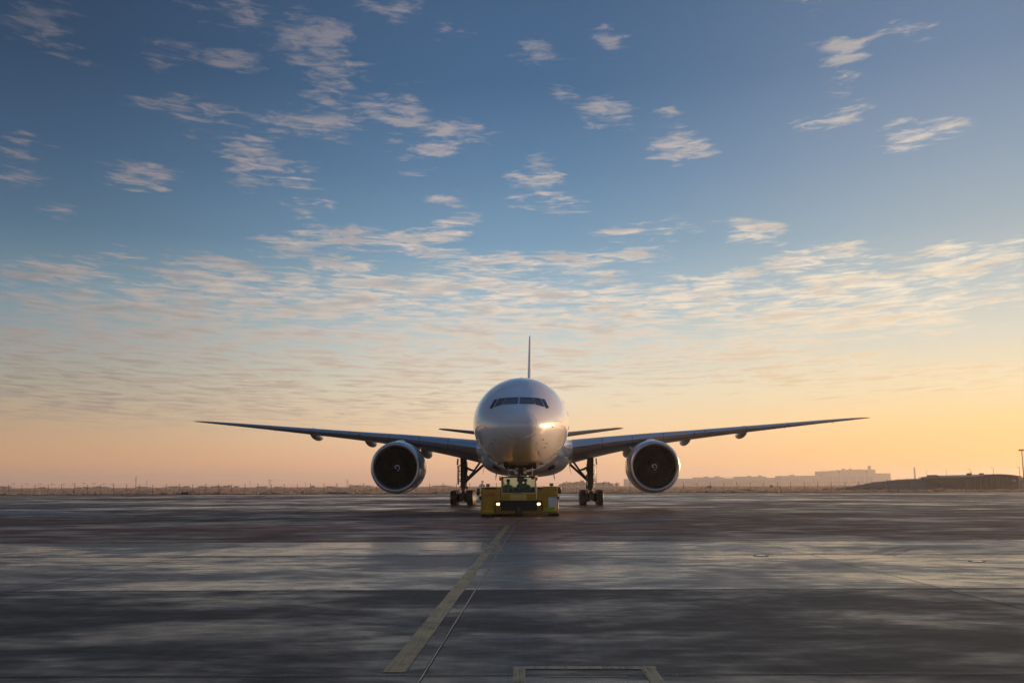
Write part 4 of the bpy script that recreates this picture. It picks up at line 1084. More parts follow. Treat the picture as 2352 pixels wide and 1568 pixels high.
# ------------------------------------------------------------------ the two people in the cab
M_SKIN = mat('skin', (0.40, 0.24, 0.17), 0.55, vary=0.08, scale=12)
M_VEST = mat('hi_vis_fabric', (0.46, 0.66, 0.04), 0.75, vary=0.15, scale=9)
M_VEST2 = mat('dull_hi_vis_fabric', (0.18, 0.28, 0.04), 0.78, vary=0.2, scale=9)
M_TROU = mat('navy_trousers', (0.02, 0.024, 0.04), 0.8)
M_REFL = mat('reflective_tape', (0.55, 0.56, 0.56), 0.35)
M_HAIR = mat('dark_hair', (0.018, 0.014, 0.012), 0.6)
M_HAT = mat('dark_knit_hat', (0.03, 0.028, 0.032), 0.9, bump=.004, bscale=120)
def person(loc, rz, jacket, hat, hands, label, tall=1.0):
    J = {}; E_ = []
    def j(n, p, r): J[n] = (Vector(p), r)
    def e(*ns):
        for a, b in zip(ns[:-1], ns[1:]): E_.append((a, b))
    j('pel', (0, 0, .02), .155); j('spn', (0, .03, .22), .140); j('chs', (0, .02, .40), .150); j('nkb', (0, .0, .535), .075); j('nk', (0, -.012, .60), .058); j('jaw', (0, -.03, .665), .075); j('crn', (0, -.02, .76), .096); j('top', (0, -.01, .825), .062)
    e('pel', 'spn', 'chs', 'nkb', 'nk', 'jaw', 'crn', 'top')
    for s, k in ((-1, 'L'), (1, 'R')):
        hx = hands[0 if s < 0 else 1]
        sh = Vector((s * .19, .01, .475)); wr = Vector(hx)
        el_ = (sh + wr) / 2 + Vector((s * .10, .05, -.11))
        j('sh' + k, sh, .072); j('el' + k, el_, .050); j('wr' + k, wr, .032)
        dv = (wr - el_).normalized(); pm = wr + dv * .055; j('pm' + k, pm, .036)
        e('chs', 'sh' + k, 'el' + k, 'wr' + k, 'pm' + k)
        j('hp' + k, (s * .10, -.02, .0), .098); j('kn' + k, (s * .14, -.46, .05), .066); j('an' + k, (s * .14, -.52, -.34), .042); j('to' + k, (s * .15, -.66, -.385), .036)
        e('pel', 'hp' + k, 'kn' + k, 'an' + k, 'to' + k)
        side = dv.cross(Vector((0, 0, 1))).normalized(); dn = Vector((0, 0, -1))
        for f in range(4):
            b = pm + side * (.027 - .018 * f) + dv * .025; L = (.033, .038, .036, .028)[f]
            j('fa%d' % f + k, b, .010); j('fb%d' % f + k, b + dv * L, .009); j('fc%d' % f + k, b + dv * (L + .012) + dn * .030, .008); j('fd%d' % f + k, b + dv * (L - .008) + dn * .052, .007)
            e('fa%d' % f + k, 'fb%d' % f + k, 'fc%d' % f + k, 'fd%d' % f + k)
        b = pm + side * (s * -.030); j('ta' + k, b - dv * .01, .012); j('tb' + k, b + side * (s * -.018) + dv * .022 + dn * .012, .010); j('tc' + k, b + dv * .050 + dn * .030, .008)
        e('ta' + k, 'tb' + k, 'tc' + k)
    names = list(J); idx = {n: i for i, n in enumerate(names)}
    me = bpy.data.meshes.new('person'); me.from_pydata([J[n][0] * tall for n in names], [(idx[a], idx[b]) for a, b in E_], [])
    ob = bpy.data.objects.new('person_rig', me); col.objects.link(ob)
    md = ob.modifiers.new('skin', 'SKIN'); md.use_smooth_shade = True
    sv = me.skin_vertices[0].data
    for i, n in enumerate(names):
        sv[i].radius = (J[n][1] * tall, J[n][1] * tall * (0.80 if n in ('pel', 'spn', 'chs') else 1)); sv[i].use_root = (n == 'pel' or n.startswith('fa') or n.startswith('ta'))
    ss = ob.modifiers.new('sub', 'SUBSURF'); ss.levels = 1; ss.render_levels = 1
    bpy.context.view_layer.update()
    bme = bpy.data.meshes.new_from_object(ob.evaluated_get(bpy.context.evaluated_depsgraph_get()))
    bpy.data.objects.remove(ob)
    # nose and ears grown onto the head
    bm = bmesh.new(); bm.from_mesh(bme)
    for c, r in (((0, -.128, .735), (.014, .022, .020)), ((0, -.112, .69), (.026, .014, .009)), ((-.092, -.015, .735), (.012, .022, .034)), ((.092, -.015, .735), (.012, .022, .034))):
        bmesh.ops.create_icosphere(bm, subdivisions=1, radius=1, matrix=Matrix.Translation(Vector(c) * tall) @ Matrix.Diagonal((*[q * tall for q in r], 1)))
    bm.to_mesh(bme); bm.free()
    bme.materials.clear()
    for m_ in (jacket, M_TROU, M_SKIN, M_RUBBER): bme.materials.append(m_)
    wrs = [J['wrL'][0] * tall, J['wrR'][0] * tall]
    for p in bme.polygons:
        c = p.center; p.use_smooth = True
        if c.z > .585 * tall: p.material_index = 2
        elif min((c - w).dot((w - Vector((0, .1, .3))).normalized()) for w in wrs) > -9 and min((c - w).length for w in wrs) < .13 and c.y < -.22: p.material_index = 2
        elif c.y < -.56 * tall and c.z < -.28 * tall: p.material_index = 3
        elif c.z < .06 * tall: p.material_index = 1
        else: p.material_index = 0
    o = bpy.data.objects.new('person', bme); col.objects.link(o)
    o.location = loc; o.rotation_euler = (0, 0, rz)
    tag(o, label, 'person')
    k = tall
    # eyes
    for s in (-1, 1):
        mb = MB().lathe([(-.010, .0), (-.007, .009), (0, .012), (.007, .009), (.010, 0)], (s * .034 * k, -.108 * k, .757 * k), 'y', 10); mb.build('eye', M_HAIR, o, smooth=60)
    # hat or hair as a fitted cap
    rs_ = []
    for (z, w, d_) in (((.745, .100, .108), (.775, .106, .112), (.81, .100, .106), (.84, .082, .088), (.862, .05, .056), (.872, .012, .014)) if hat else ((.70, .094, .090), (.735, .104, .104), (.775, .108, .110), (.82, .099, .104), (.85, .072, .078), (.866, .03, .034))):
        yc = -.012 + (0 if hat else .030 * max(0, (.80 - z) / .1))
        rs_.append([((w * math.cos(a)) * k, (yc + d_ * math.sin(a) * (1 if (hat or math.sin(a) > 0) else (.55 if z < .78 else 1))) * k, z * k) for a in [2 * math.pi * q / 20 for q in range(20)]])
    MB().loft(rs_).build('knit_hat' if hat else 'hair', M_HAT if hat else M_HAIR, o, smooth=60)
    # raised collar and reflective bands
    rs_ = [[(w * math.cos(a) * k, (.005 + d_ * math.sin(a)) * k, z * k) for a in [2 * math.pi * q / 20 for q in range(20)]] for z, w, d_ in ((.50, .150, .105), (.545, .112, .090), (.585, .094, .086), (.60, .088, .082), (.585, .080, .072))]
    MB().loft(rs_, caps=False).build('collar', jacket, o, smooth=60)
    rs_ = [[(w * math.cos(a) * k, (.028 + d_ * math.sin(a)) * k, z * k) for a in [2 * math.pi * q / 20 for q in range(20)]] for z, w, d_ in ((.20, .150, .124), (.25, .152, .126))]
    MB().loft(rs_, caps=False).build('reflective_band', M_REFL, o, smooth=60)
    return o
TX, TY = 0.375, 55.0
person((TX - .62, TY + 1.26, 1.155), R(6), M_VEST, True, ((-.20, -.36, .20), (.18, -.34, .18)), 'person in a bright lime hi-vis jacket and dark hat in the tractor cab, left seat')
person((TX + .36, TY + 1.22, 1.155), R(-4), M_VEST2, False, ((-.17, -.46, .27), (.17, -.46, .27)), 'person in a darker hi-vis jacket driving the tractor, right seat', 1.03)

# ------------------------------------------------------------------ perimeter fence
M_POST = mat('galvanised_post', (0.05, 0.047, 0.045), 0.6, metal=0.3, vary=0.2, scale=2)
fence = empty('perimeter_fence', (0, fence_y(0), 0))
tag(fence, 'long low wire fence with angled posts along the far edge of the apron', 'fence')
def post_x():
    xs_ = []; x = -128.0
    while x < 128: xs_.append(x); x += 2.97 + random.uniform(-.05, .05)
    return xs_
p_src = MB().tube([(0, 0, -.06), (0, 0, 1.92), (.0, -.18, 2.28)], .055, 6).build('post', M_POST, fence, (-128, fence_y(-128) - fence.location.y, 0))
FX = post_x(); HT = []
for x in FX[1:]:
    h = random.uniform(.95, 1.04)
    o = inst(p_src, 'post', fence, (x, fence_y(x) - fence.location.y, 0), (random.uniform(-.02, .02), random.uniform(-.02, .02), 0), (1, 1, h))
def stays(px):
    x0 = at(px, 1131, 224).x
    x0 = min(FX, key=lambda q: abs(q - x0)); y = fence_y(x0) - fence.location.y
    for s in (-1, 1):
        MB().tube([(x0, y, 1.55), (x0 + s * 1.05, y, 0)], .03, 6).build('stay', M_POST, fence)
for px in (462, 789, 1573, 2141 + 430, 2564 - 0): stays(px)
for px in (2147,): stays(px)
for z in (.45, .85, 1.25, 1.65, 1.95, 2.2):
    dy = 0 if z < 1.95 else -.18 * (z - 1.92) / .36
    MB().tube([(x, fence_y(x) - fence.location.y + dy, z + random.uniform(-.02, .02)) for x in FX[::3] + [FX[-1]]], .006, 4).build('wire', M_POST, fence)
# short blue marker posts on the verge
M_BLUE = mat('blue_marker_paint', (0.05, 0.07, 0.16), 0.5)
spots = [(159, 1131), (454, 1131), (1053, 1131), (1357, 1131), (955, 1131), (1290, 1130), (2062, 1127), (2375 - 10, 1126), (1850, 1129), (2203, 1126)]
mk = None
for i, (px, py) in enumerate(sorted(spots)):
    p = at(px, py, 222)
    if mk is None: mk = MB().tube([(0, 0, -.06), (0, 0, .95), (0, 0, 1.0)], [.085, .085, .05], 8).build('marker_post', M_BLUE, None, (p.x, fence_y(p.x) - 1.4, 0)); o = mk
    else: o = inst(mk, 'marker_post', None, (p.x, fence_y(p.x) - 1.4, 0), (0, random.uniform(-.03, .03), 0))
    tag(o, ('leftmost', 'second', 'third', 'fourth', 'fifth', 'sixth', 'seventh', 'eighth', 'ninth', 'rightmost')[i] + ' short blue marker post from the left, on the grass before the fence', 'post', 'blue marker posts along the fence')

# low dark box and post on the verge at the left
p = at(420, 1128, 221)
bx = empty('equipment_box', (p.x, 222.3, -.06)); tag(bx, 'low dark brown equipment box on the verge by the fence, left of the airliner', 'box')
M_BRN = mat('rusty_brown_steel', (0.055, 0.035, 0.025), 0.75, vary=0.3, scale=3)
MB().box(-.75, .75, -.4, .4, .12, .52).build('body', M_BRN, bx, bevel=.04)
MB().box(-.80, .80, -.45, .45, .52, .60).build('lid', M_BRN, bx, bevel=.02)
for x in (-.6, .6): MB().box(x - .08, x + .08, -.35, .35, 0, .12).build('foot', M_BRN, bx)
tag(MB().tube([(0, 0, -.06), (0, 0, .75), (0, 0, .8)], [.11, .11, .06], 8).build('bollard', mat('orange_brown_paint', (.20, .075, .03), .6), None, (p.x + 1.35, 222.3, 0)), 'short orange-brown bollard beside the dark equipment box', 'bollard')

# ------------------------------------------------------------------ shrubs and far trees
M_LEAF = mat('winter_scrub', (0.055, 0.042, 0.028), 0.9, vary=0.35, scale=1.5)
M_BARK = mat('scrub_stem', (0.045, 0.035, 0.028), 0.9)
def scrub_mesh(seed, n=520, flat=0.62):
    rnd = random.Random(seed); mb = MB()
    lobes = [(rnd.uniform(-.62, .62), rnd.uniform(-.4, .4), rnd.uniform(.05, .5), rnd.uniform(.24, .44)) for _ in range(9)]
    for k in range(n):
        lx, ly, lz, lr = rnd.choice(lobes)
        dv = Vector((rnd.gauss(0, 1), rnd.gauss(0, 1), rnd.gauss(0, 1))).normalized() * lr * rnd.uniform(.55, 1.08)
        c = Vector((lx, ly, max(.03, lz + dv.z * .9))) + Vector((dv.x, dv.y, 0))
        s_ = rnd.uniform(.05, .12)
        a = Vector((rnd.gauss(0, 1), rnd.gauss(0, 1), rnd.gauss(0, 1))).normalized(); b = a.orthogonal().normalized()
        b = (Matrix.Rotation(rnd.random() * 6.28, 3, a) @ b)
        cc = a.cross(b)
        mb.add([c + b * s_, c + cc * s_ * .7, c - b * s_, c - cc * s_ * .7], [(0, 1, 2, 3)])
    return mb
SCRUB = []
for k in range(4):
    o = scrub_mesh(20 + k).build('crown', M_LEAF, None, solid=False); SCRUB.append(o.data); bpy.data.objects.remove(o)
stem = MB()
for a in range(4):
    stem.tube([(0, 0, -.02), (.12 * math.cos(a * 1.6), .12 * math.sin(a * 1.6), .22), (.3 * math.cos(a * 1.6), .3 * math.sin(a * 1.6), .5)], [.035, .025, .012], 5)
so_ = stem.build('trunk', M_BARK, None); STEM = so_.data; bpy.data.objects.remove(so_)
def shrub(px, Y, wpx, hpx, name, label, group, base=None):
    p = at(px, 1115, Y); w = wpx / F * Y / 2.0; h = hpx / F * Y
    t = empty(name, (p.x, Y, -.06 if base is None else base), random.uniform(0, 6.28))
    c = bpy.data.objects.new('crown', SCRUB[random.randrange(4)]); col.objects.link(c); c.parent = t; c.scale = (w, w, h * 1.0)
    k = bpy.data.objects.new('trunk', STEM); col.objects.link(k); k.parent = t; k.scale = (w, w, h)
    tag(t, label, 'shrub' if name == 'shrub' else 'tree', group)
for px, Y, w, h in ((12, 1500, 30, 9), (95, 1400, 26, 5), (180, 1450, 22, 4), (205, 1300, 30, 6), (222, 1300, 24, 7), (240, 1500, 30, 5), (330, 1500, 50, 5), (395, 1450, 46, 6), (425, 1600, 36, 6), (470, 1500, 40, 6), (490, 1400, 18, 6), (505, 1400, 32, 7),
                    (522, 1450, 30, 8), (540, 1500, 24, 6), (600, 1500, 34, 5), (640, 1550, 30, 4), (718, 1500, 22, 6), (760, 1500, 40, 5), (820, 1600, 44, 7), (848, 1500, 26, 6), (1000, 1600, 50, 5), (1025, 1400, 40, 6)):
    shrub(px, Y, w, h, 'shrub', 'small dark scrub bush on the far horizon left of the airliner', 'scrub bushes on the left horizon')
for px, Y, w, h in ((1320, 1500, 60, 14), (1345, 1500, 60, 17), (1375, 1450, 60, 16), (1300, 1400, 40, 10), (1402, 1500, 44, 14)):
    shrub(px, Y, w, h, 'tree', 'hazy tree on the horizon between the right wheels and right engine', 'trees behind the right main wheels')
for px, Y, w, h in ((1627, 520, 22, 8), (1772, 560, 14, 9), (1790, 540, 10, 5)):
    shrub(px, Y, w, h, 'shrub', 'rounded hazy bush in the field before the long far buildings', 'bushes before the far buildings')
for px, Y, w, h in ((2270, 800, 26, 15), (2295, 780, 26, 17), (2318, 820, 28, 18), (2340, 800, 26, 16), (2285, 850, 30, 13)):
    shrub(px, Y, w, h + 6, 'tree', 'faint bare tree showing above the curved hangar roof', 'trees behind the hangar')
for px, Y, w, h in ((1726 + 20, 228, 12, 3), (1732 + 24, 228, 18, 4), (1728, 229, 14, 3)):
    shrub(px, Y, w, h + 1, 'shrub', 'low dark clump of weeds at the foot of the fence, right of the right engine', 'weeds at the fence right of the engine')
# frost-bleached tussocks on the verge: uncountable
M_TUFT = bpy.data.materials.new('backlit_dry_grass'); M_TUFT.use_nodes = True
T = NT(M_TUFT.node_tree); t_ = M_TUFT.node_tree; t_.nodes.remove(t_.nodes['Principled BSDF'])
gp = T.n('ShaderNodeNewGeometry').outputs['Position']
gc = T.mix(T.mr(T.noise(gp, 0.05, 5, 0.6), 0.35, 0.65), (0.24, 0.175, 0.12), (0.42, 0.34, 0.275))
d1_ = T.n('ShaderNodeBsdfDiffuse'); d2_ = T.n('ShaderNodeBsdfTranslucent'); mx_ = T.n('ShaderNodeMixShader'); mx_.inputs[0].default_value = 0.5
T.put(d1_.inputs[0], gc); T.put(d2_.inputs[0], gc); T.put(mx_.inputs[1], d1_.outputs[0]); T.put(mx_.inputs[2], d2_.outputs[0])
T.put(t_.nodes['Material Output'].inputs[0], mx_.outputs[0])
mb = MB(); rnd = random.Random(4)
for k in range(15000):
    q = rnd.random(); dist = 1.0 + 1100 * q ** 3.2
    Yk = 222 + dist
    x = rnd.uniform(-0.60, 0.62) * Yk
    y = fence_y(x) + dist if rnd.random() < .93 else fence_y(x) - rnd.uniform(1.2, 2.5)
    k_ = Yk / 211
    h = rnd.uniform(.10, .36) * (1 + .35 * (k_ - 1)); w = rnd.uniform(.15, .55) * k_; a = rnd.uniform(-.7, .7)
    ca, sa = math.cos(a) * w, math.sin(a) * w
    mb.add([(x - ca, y - sa, -.06), (x + ca, y + sa, -.06), (x + ca * .5, y, -.06 + h), (x - ca * .6, y, -.06 + h * .85)], [(0, 1, 2, 3)])
tag(mb.build('grass_tussocks', M_TUFT, None, solid=False), 'pale dry grass tussocks along the fence and field edge', 'grass', kind='stuff')

# ------------------------------------------------------------------ masts, pylons and huts on the left
M_STEEL = mat('distant_steel', (0.06, 0.055, 0.055), 0.6)
def lamp_mast(px, ptop, pbot, Y, name, label, cat, group=None, arm=0.0, r=.09, base=-.06, head='arm'):
    a = at(px, ptop, Y); top = a.z
    t = empty(name, (a.x, Y, base))
    H = top - base
    MB().tube([(0, 0, 0), (0, 0, H * .5), (0, 0, H)], [r, r * .8, r * .6], 8).build('pole', M_STEEL, t)
    if head == 'arm':
        MB().tube([(0, 0, H - .02), (-arm, 0, H + .08)], r * .5, 6).build('arm', M_STEEL, t)
        MB().box(-arm - .45, -arm + .1, -.14, .14, H + .0, H + .16).build('lamp_head', M_STEEL, t, bevel=.03)
    elif head == 'bank':
        MB().box(-arm, arm, -.1, .1, H - .1, H + .12).build('crossbar', M_STEEL, t)
        for k in range(3): MB().box(-arm + .1 + k * (2 * arm - .7) / 2, -arm + .6 + k * (2 * arm - .7) / 2, -.4, -.1, H + .12, H + .42).build('floodlight', M_STEEL, t, bevel=.04)
    elif head == 'aerial':
        for k in range(4): MB().box(-.55, -.2, -.12, .12, H * (.62 + .1 * k), H * (.68 + .1 * k)).build('aerial_panel', M_STEEL, t)
        MB().tube([(0, 0, H), (0, 0, H * 1.12)], r * .25, 5).build('rod', M_STEEL, t)
    return tag(t, label, cat, group)
lamp_mast(313, 1094, 1115, 900, 'radio_mast', 'tallest thin radio mast on the left horizon', 'mast', r=.30, head='aerial')
lamp_mast(338, 1102, 1115, 1000, 'radio_mast', 'fainter shorter thin mast just right of the tallest left mast', 'mast', r=.16, head='aerial')
lamp_mast(575, 1103, 1115, 1100, 'radio_mast', 'very faint thin mast left of the largest pylon on the horizon', 'mast', r=.12, head='aerial')
for i, px in enumerate((31, 62, 92, 120, 146, 170, 193, 216, 239, 259)):
    Y = 800; a = at(px, 1110.5 + random.uniform(-1, 1), Y)
    t = empty('approach_light_mast', (a.x, Y, -.06)); H = a.z
    MB().tube([(0, 0, 0), (0, 0, H)], .05, 6).build('pole', M_STEEL, t)
    MB().box(-1.5, 1.5, -.06, .06, H - .07, H + .07).build('crossbar', M_STEEL, t)
    for x in (-1.3, -.65, 0, .65, 1.3): MB().box(x - .13, x + .13, -.2, .1, H + .07, H + .32).build('lamp', M_STEEL, t)
    tag(t, ('first', 'second', 'third', 'fourth', 'fifth', 'sixth', 'seventh', 'eighth', 'ninth', 'tenth')[i] + ' T-shaped approach light mast from the left on the far left horizon', 'light mast', 'approach light masts on the left horizon')
def pylon(px, ptop, Y, label, arms):
    a = at(px, ptop, Y); H = a.z
    t = empty('power_pylon', (a.x, Y, -.06)); r = .10; b = H * .09
    for sx in (-1, 1):
        for sy in (-1, 1):
            MB().tube([(sx * b, sy * b, 0), (sx * b * .32, sy * b * .32, H * .62), (sx * b * .22, sy * b * .22, H)], .14, 4).build('leg', M_STEEL, t)
    for z0, z1 in ((.05, .2), (.2, .36), (.36, .52), (.52, .68)):
        w0 = b * (1 - .68 * z0 / .62) if z0 < .62 else b * .3; w1 = b * (1 - .68 * min(z1, .62) / .62)
        MB().tube([(-w0, -w0, H * z0), (w1, -w1, H * z1)], .08, 4).build('brace', M_STEEL, t); MB().tube([(w0, -w0, H * z0), (-w1, -w1, H * z1)], .08, 4).build('brace', M_STEEL, t)
    for zf, wf in arms:
        MB().hexa([(-H * wf, -.12, H * zf), (H * wf, -.12, H * zf), (H * wf, .12, H * zf), (-H * wf, .12, H * zf)], [(-H * .06, -.12, H * (zf + .05)), (H * .06, -.12, H * (zf + .05)), (H * .06, .12, H * (zf + .05)), (-H * .06, .12, H * (zf + .05))]).build('crossarm', M_STEEL, t)
        for x in (-wf * .95, -wf * .5, wf * .5, wf * .95): MB().tube([(x * H, 0, H * zf), (x * H, 0, H * (zf - .06))], .09, 4).build('insulator', M_STEEL, t)
    return tag(t, label, 'pylon')
PYL = [pylon(620, 1100, 1900, 'largest electricity pylon on the left horizon, with two wide crossarms', ((.62, .36), (.86, .44))),
       pylon(702, 1106.5, 2300, 'smaller pylon just right of the largest pylon on the horizon', ((.80, .55),)),
       pylon(773, 1108, 2500, 'faint small pylon between the low pylon and the narrow tall one', ((.80, .42),)),
       pylon(798, 1100.5, 1900, 'narrow tall pylon with short crossarms left of the left engine', ((.60, .2), (.80, .26))),
       pylon(838, 1109.5, 2600, 'tiny pylon beside the left engine', ((.80, .5),))]
M_CABLE = mat('power_cable', (.08, .08, .08), .6)
cab_l = empty('power_line', (PYL[0].location.x, PYL[0].location.y, 0)); tag(cab_l, 'faint sagging power cables strung between the distant pylons', 'cable')
pts = [(o.location.x, o.location.y) for o in PYL]
for z in (12.0, 15.0):
    P = []
    for (x0, y0), (x1, y1) in zip(pts[:-1], pts[1:]):
        for k in range(8):
            t = k / 8; P.append((x0 + (x1 - x0) * t - pts[0][0], y0 + (y1 - y0) * t - pts[0][1], z - 10 * t * (1 - t)))
    MB().tube(P, .05, 4).build('cable', M_CABLE, cab_l)
def block(x0, x1, ptop, Y, depth, name, m, parent, pbase=None, z0=-.06):
    a, b = at(x0, ptop, Y), at(x1, ptop, Y)
    return MB().box(a.x, b.x, Y, Y + depth, z0, (a.z + b.z) / 2).build(name, m, parent, bevel=0)
M_BLD = mat('far_building_wall', (0.19, 0.165, 0.15), 0.8, vary=0.1, scale=.05)
M_BROOF = mat('far_building_roof', (0.14, 0.125, 0.115), 0.8)
M_WIN = mat('far_window_glass', (0.06, 0.065, 0.07), 0.25)
for px, w, top, lab in ((947, 9, 1109.6, 'tiny boxy hut with roof unit on the horizon between left engine and left wheels'), (1107, 13, 1113, 'tiny pale hut under a square sign on the horizon, right of the left wheels')):
    Y = 950; a = at(px, top, Y); s_ = w / F * Y
    t = empty('airfield_hut', (a.x, Y, -.06)); tag(t, lab, 'hut')
    MB().box(-s_ / 2, s_ / 2, 0, 4, 0, a.z).build('wall', M_BLD, t); MB().box(-s_ / 2 - .2, s_ / 2 + .2, -.2, 4.2, a.z, a.z + .25).build('roof', M_BROOF, t)
    MB().box(-s_ * .25, s_ * .25, 1, 2.5, a.z + .25, a.z + 1.4).build('roof_unit', M_BLD, t)
    MB().box(-s_ * .3, s_ * .3, -.03, .0, a.z * .45, a.z * .75).build('window', M_WIN, t)
a = at(1108, 1105.5, 920)
t = empty('square_sign', (a.x, 920, -.06)); tag(t, 'tiny square board on a pole above the hut right of the left wheels', 'sign')
MB().tube([(0, 0, 0), (0, 0, a.z)], .1, 6).build('pole', M_STEEL, t); MB().box(-1.0, 1.0, -.1, .05, a.z - 1.0, a.z + 1.0).build('board', M_BLD, t)

# ------------------------------------------------------------------ far buildings on the right
def zq(x): return (2700 + x * 0.5935) / 1.7415
def zw(y): return (1750 + y * 0.5935) / 1.7415
def roofed(name, label, cat, Y, x0, x1, ytop, units, depth=60, wins=0):
    a, b = at(zq(x0), zw(ytop), Y), at(zq(x1), zw(ytop), Y)
    t = empty(name, ((a.x + b.x) / 2, Y, -.06)); tag(t, label, cat, 'long flat-roofed buildings across the far field')
    w = (b.x - a.x) / 2; H = (a.z + b.z) / 2
    MB().box(-w, w, 0, depth, 0, H).build('wall', M_BLD, t)
    rf = MB().box(-w - .3, w + .3, -.3, depth + .3, H, H + .4).build('roof', M_BROOF, t)
    for (u0, u1, uy) in units:
        p, q = at(zq(u0), zw(uy), Y + 10), at(zq(u1), zw(uy), Y + 10)
        MB().box(p.x - t.location.x, q.x - t.location.x, 10, 22, H + .4, p.z + .06).build('roof_unit', M_BLD, rf)
    n = wins
    for k in range(n):
        x = -w + 2 * w * (k + .5) / n
        MB().box(x - w / n * .62, x + w / n * .62, -.06, .0, H * .45, H * .68).build('window_band', M_WIN, t)
    return t
roofed('terminal_building', 'lowest long hazy block just right of the right engine', 'building', 2700, -330, 132, 277, (), wins=14)
roofed('terminal_building', 'hazy flat-roofed block with three low rooftop boxes, nearest the right engine', 'building', 2600, 145, 330, 267, ((200, 226, 261), (270, 300, 259), (322, 384, 268)), wins=7)
roofed('terminal_building', 'hazy flat-roofed block with two rooftop boxes, second from the right engine', 'building', 2600, 425, 616, 262, ((490, 512, 256), (564, 584, 253)), wins=7)
roofed('terminal_building', 'low hazy link block between the two flat-roofed blocks with boxes', 'building', 2660, 330, 425, 274, (), wins=4)
roofed('terminal_building', 'low hazy link block right of the two-box block', 'building', 2660, 616, 716, 270, (), wins=4)
roofed('terminal_building', 'short hazy block with one stepped rooftop box left of the factory', 'building', 2600, 716, 836, 257, ((778, 804, 249),), wins=5)
roofed('terminal_building', 'low hazy link block touching the factory', 'building', 2660, 836, 884, 268, (), wins=2)
Y = 2500
fa = at(zq(1120), zw(215), Y); fac = empty('factory', (fa.x, Y, -.06)); tag(fac, 'large hazy factory with stepped roof and square chimney on the right horizon', 'building')
def fblock(x0, x1, yt, name, m, y0=0, dep=70, z0=0.0, parent=None):
    a, b = at(zq(x0), zw(yt), Y + y0), at(zq(x1), zw(yt), Y + y0)
    return MB().box(a.x - fa.x, b.x - fa.x, y0, y0 + dep, z0, (a.z + b.z) / 2 + .06).build(name, m, parent or fac)
fblock(880, 1012, 254, 'low_wing', M_BLD, 4, 60)
mh = fblock(1004, 1190, 224, 'main_hall', M_BLD, 2, 76)
fblock(1180, 1350, 214, 'tall_hall', M_BLD, 0, 80)
fblock(1350, 1452, 239, 'side_hall', M_BLD, 5, 60)
fblock(988, 1030, 236, 'conveyor_head', M_BROOF, -2, 10, 19)
fblock(1306, 1320, 188, 'chimney', M_BROOF, 20, 9, 25)
for x0, x1, yt in ((1060, 1075, 220), (1093, 1110, 217), (1135, 1146, 208), (1183, 1192, 207), (1240, 1246, 211)):
    fblock(x0, x1, yt, 'roof_unit', M_BROOF, 20, 12, 26)
for k in range(6): fblock(1015 + 55 * k, 1055 + 55 * k, 262, 'window_band', M_WIN, -2.4 if k > 2 else -.4, 2.39 if k > 2 else 2.39, 5)
fblock(930, 1000, 274, 'loading_bay', M_WIN, 1.5, 2.4, 0)

# chimney stack with plume
a = at(zq(1613), zw(197), 2000)
ck = empty('chimney_stack', (a.x, 2000, -.06)); tag(ck, 'slender free-standing chimney stack trailing thin smoke, right of the factory', 'chimney')
MB().lathe([(0, 2.1), (a.z * .5, 1.8), (a.z, 1.55), (a.z, 1.3), (a.z - .3, 1.3)], (0, 0, 0), 'z', 14).build('stack', M_BLD, ck, smooth=40)
MB().lathe([(a.z - 2.2, 1.64), (a.z - 1.6, 1.72), (a.z - 1.6, 1.6)], (0, 0, 0), 'z', 14).build('rim_band', M_BROOF, ck)
def plume(name, px, py, Y, length, r0, r1, rise, label):
    p = at(px, py, Y); rnd = random.Random(len(name) + int(px)); rs_ = []
    for k in range(17):
        t = k / 16; r = (r0 + (r1 - r0) * t) * (1 + .25 * math.sin(k * 1.7))
        if k in (0, 16): r *= .2
        c = Vector((-length * t, 0, rise * math.sin(t * 1.4) + .4 * math.sin(k)))
        rs_.append([(c.x + rnd.uniform(-.15, .15) * r, r * 1.1 * math.cos(q), c.z + r * .55 * math.sin(q)) for q in [2 * math.pi * w / 10 for w in range(10)]])
    o = MB().loft(rs_).build(name, None, None, (p.x, Y, p.z), smooth=60)
    m = bpy.data.materials.new('thin_smoke'); m.use_nodes = True; m.node_tree.nodes.remove(m.node_tree.nodes['Principled BSDF'])
    v = m.node_tree.nodes.new('ShaderNodeVolumePrincipled'); v.inputs['Color'].default_value = (.55, .5, .48, 1); v.inputs['Density'].default_value = .045; v.inputs['Anisotropy'].default_value = .3
    m.node_tree.links.new(v.outputs[0], m.node_tree.nodes['Material Output'].inputs['Volume'])
    o.data.materials.clear(); o.data.materials.append(m)
    return tag(o, label, 'smoke', kind='stuff')
plume('smoke_plume', zq(1611), zw(195), 2000, 27, 1.4, 2.8, 1.8, 'thin smoke drifting left from the slender chimney stack')
plume('smoke_plume', zq(1060), zw(221), 2480, 28, 1.6, 3.2, 2.8, 'faint steam drifting left from the factory roof')

# lamp posts on the right
lamps = [(1695, 222, 760), (1830, 216, 640), (1988, 209, 540), (2143, 202, 470), (2320, 197, 420)]
for i, (x, y, Yd) in enumerate(lamps):
    lamp_mast(zq(x), zw(y), 0, Yd, 'street_lamp', ('farthest and shortest', 'second shortest', 'middle', 'second tallest', 'nearest and tallest')[i] + ' of the five single-arm street lamps at the right', 'street lamp', 'street lamps at the right', arm=.7, r=.14)
lamp_mast(zq(2337), zw(86), 0, 330, 'floodlight_mast', 'tall floodlight mast at the right edge of the picture', 'light mast', arm=1.1, r=.20, head='bank')
lamp_mast(zq(1108), zw(234), 0, 700, 'light_pole', 'thin pole in front of the factory, left of the two', 'pole', r=.07, head='bank', arm=.4)
lamp_mast(zq(1290), zw(232), 0, 700, 'light_pole', 'thin pole in front of the factory, right of the two', 'pole', r=.07, head='bank', arm=.4)
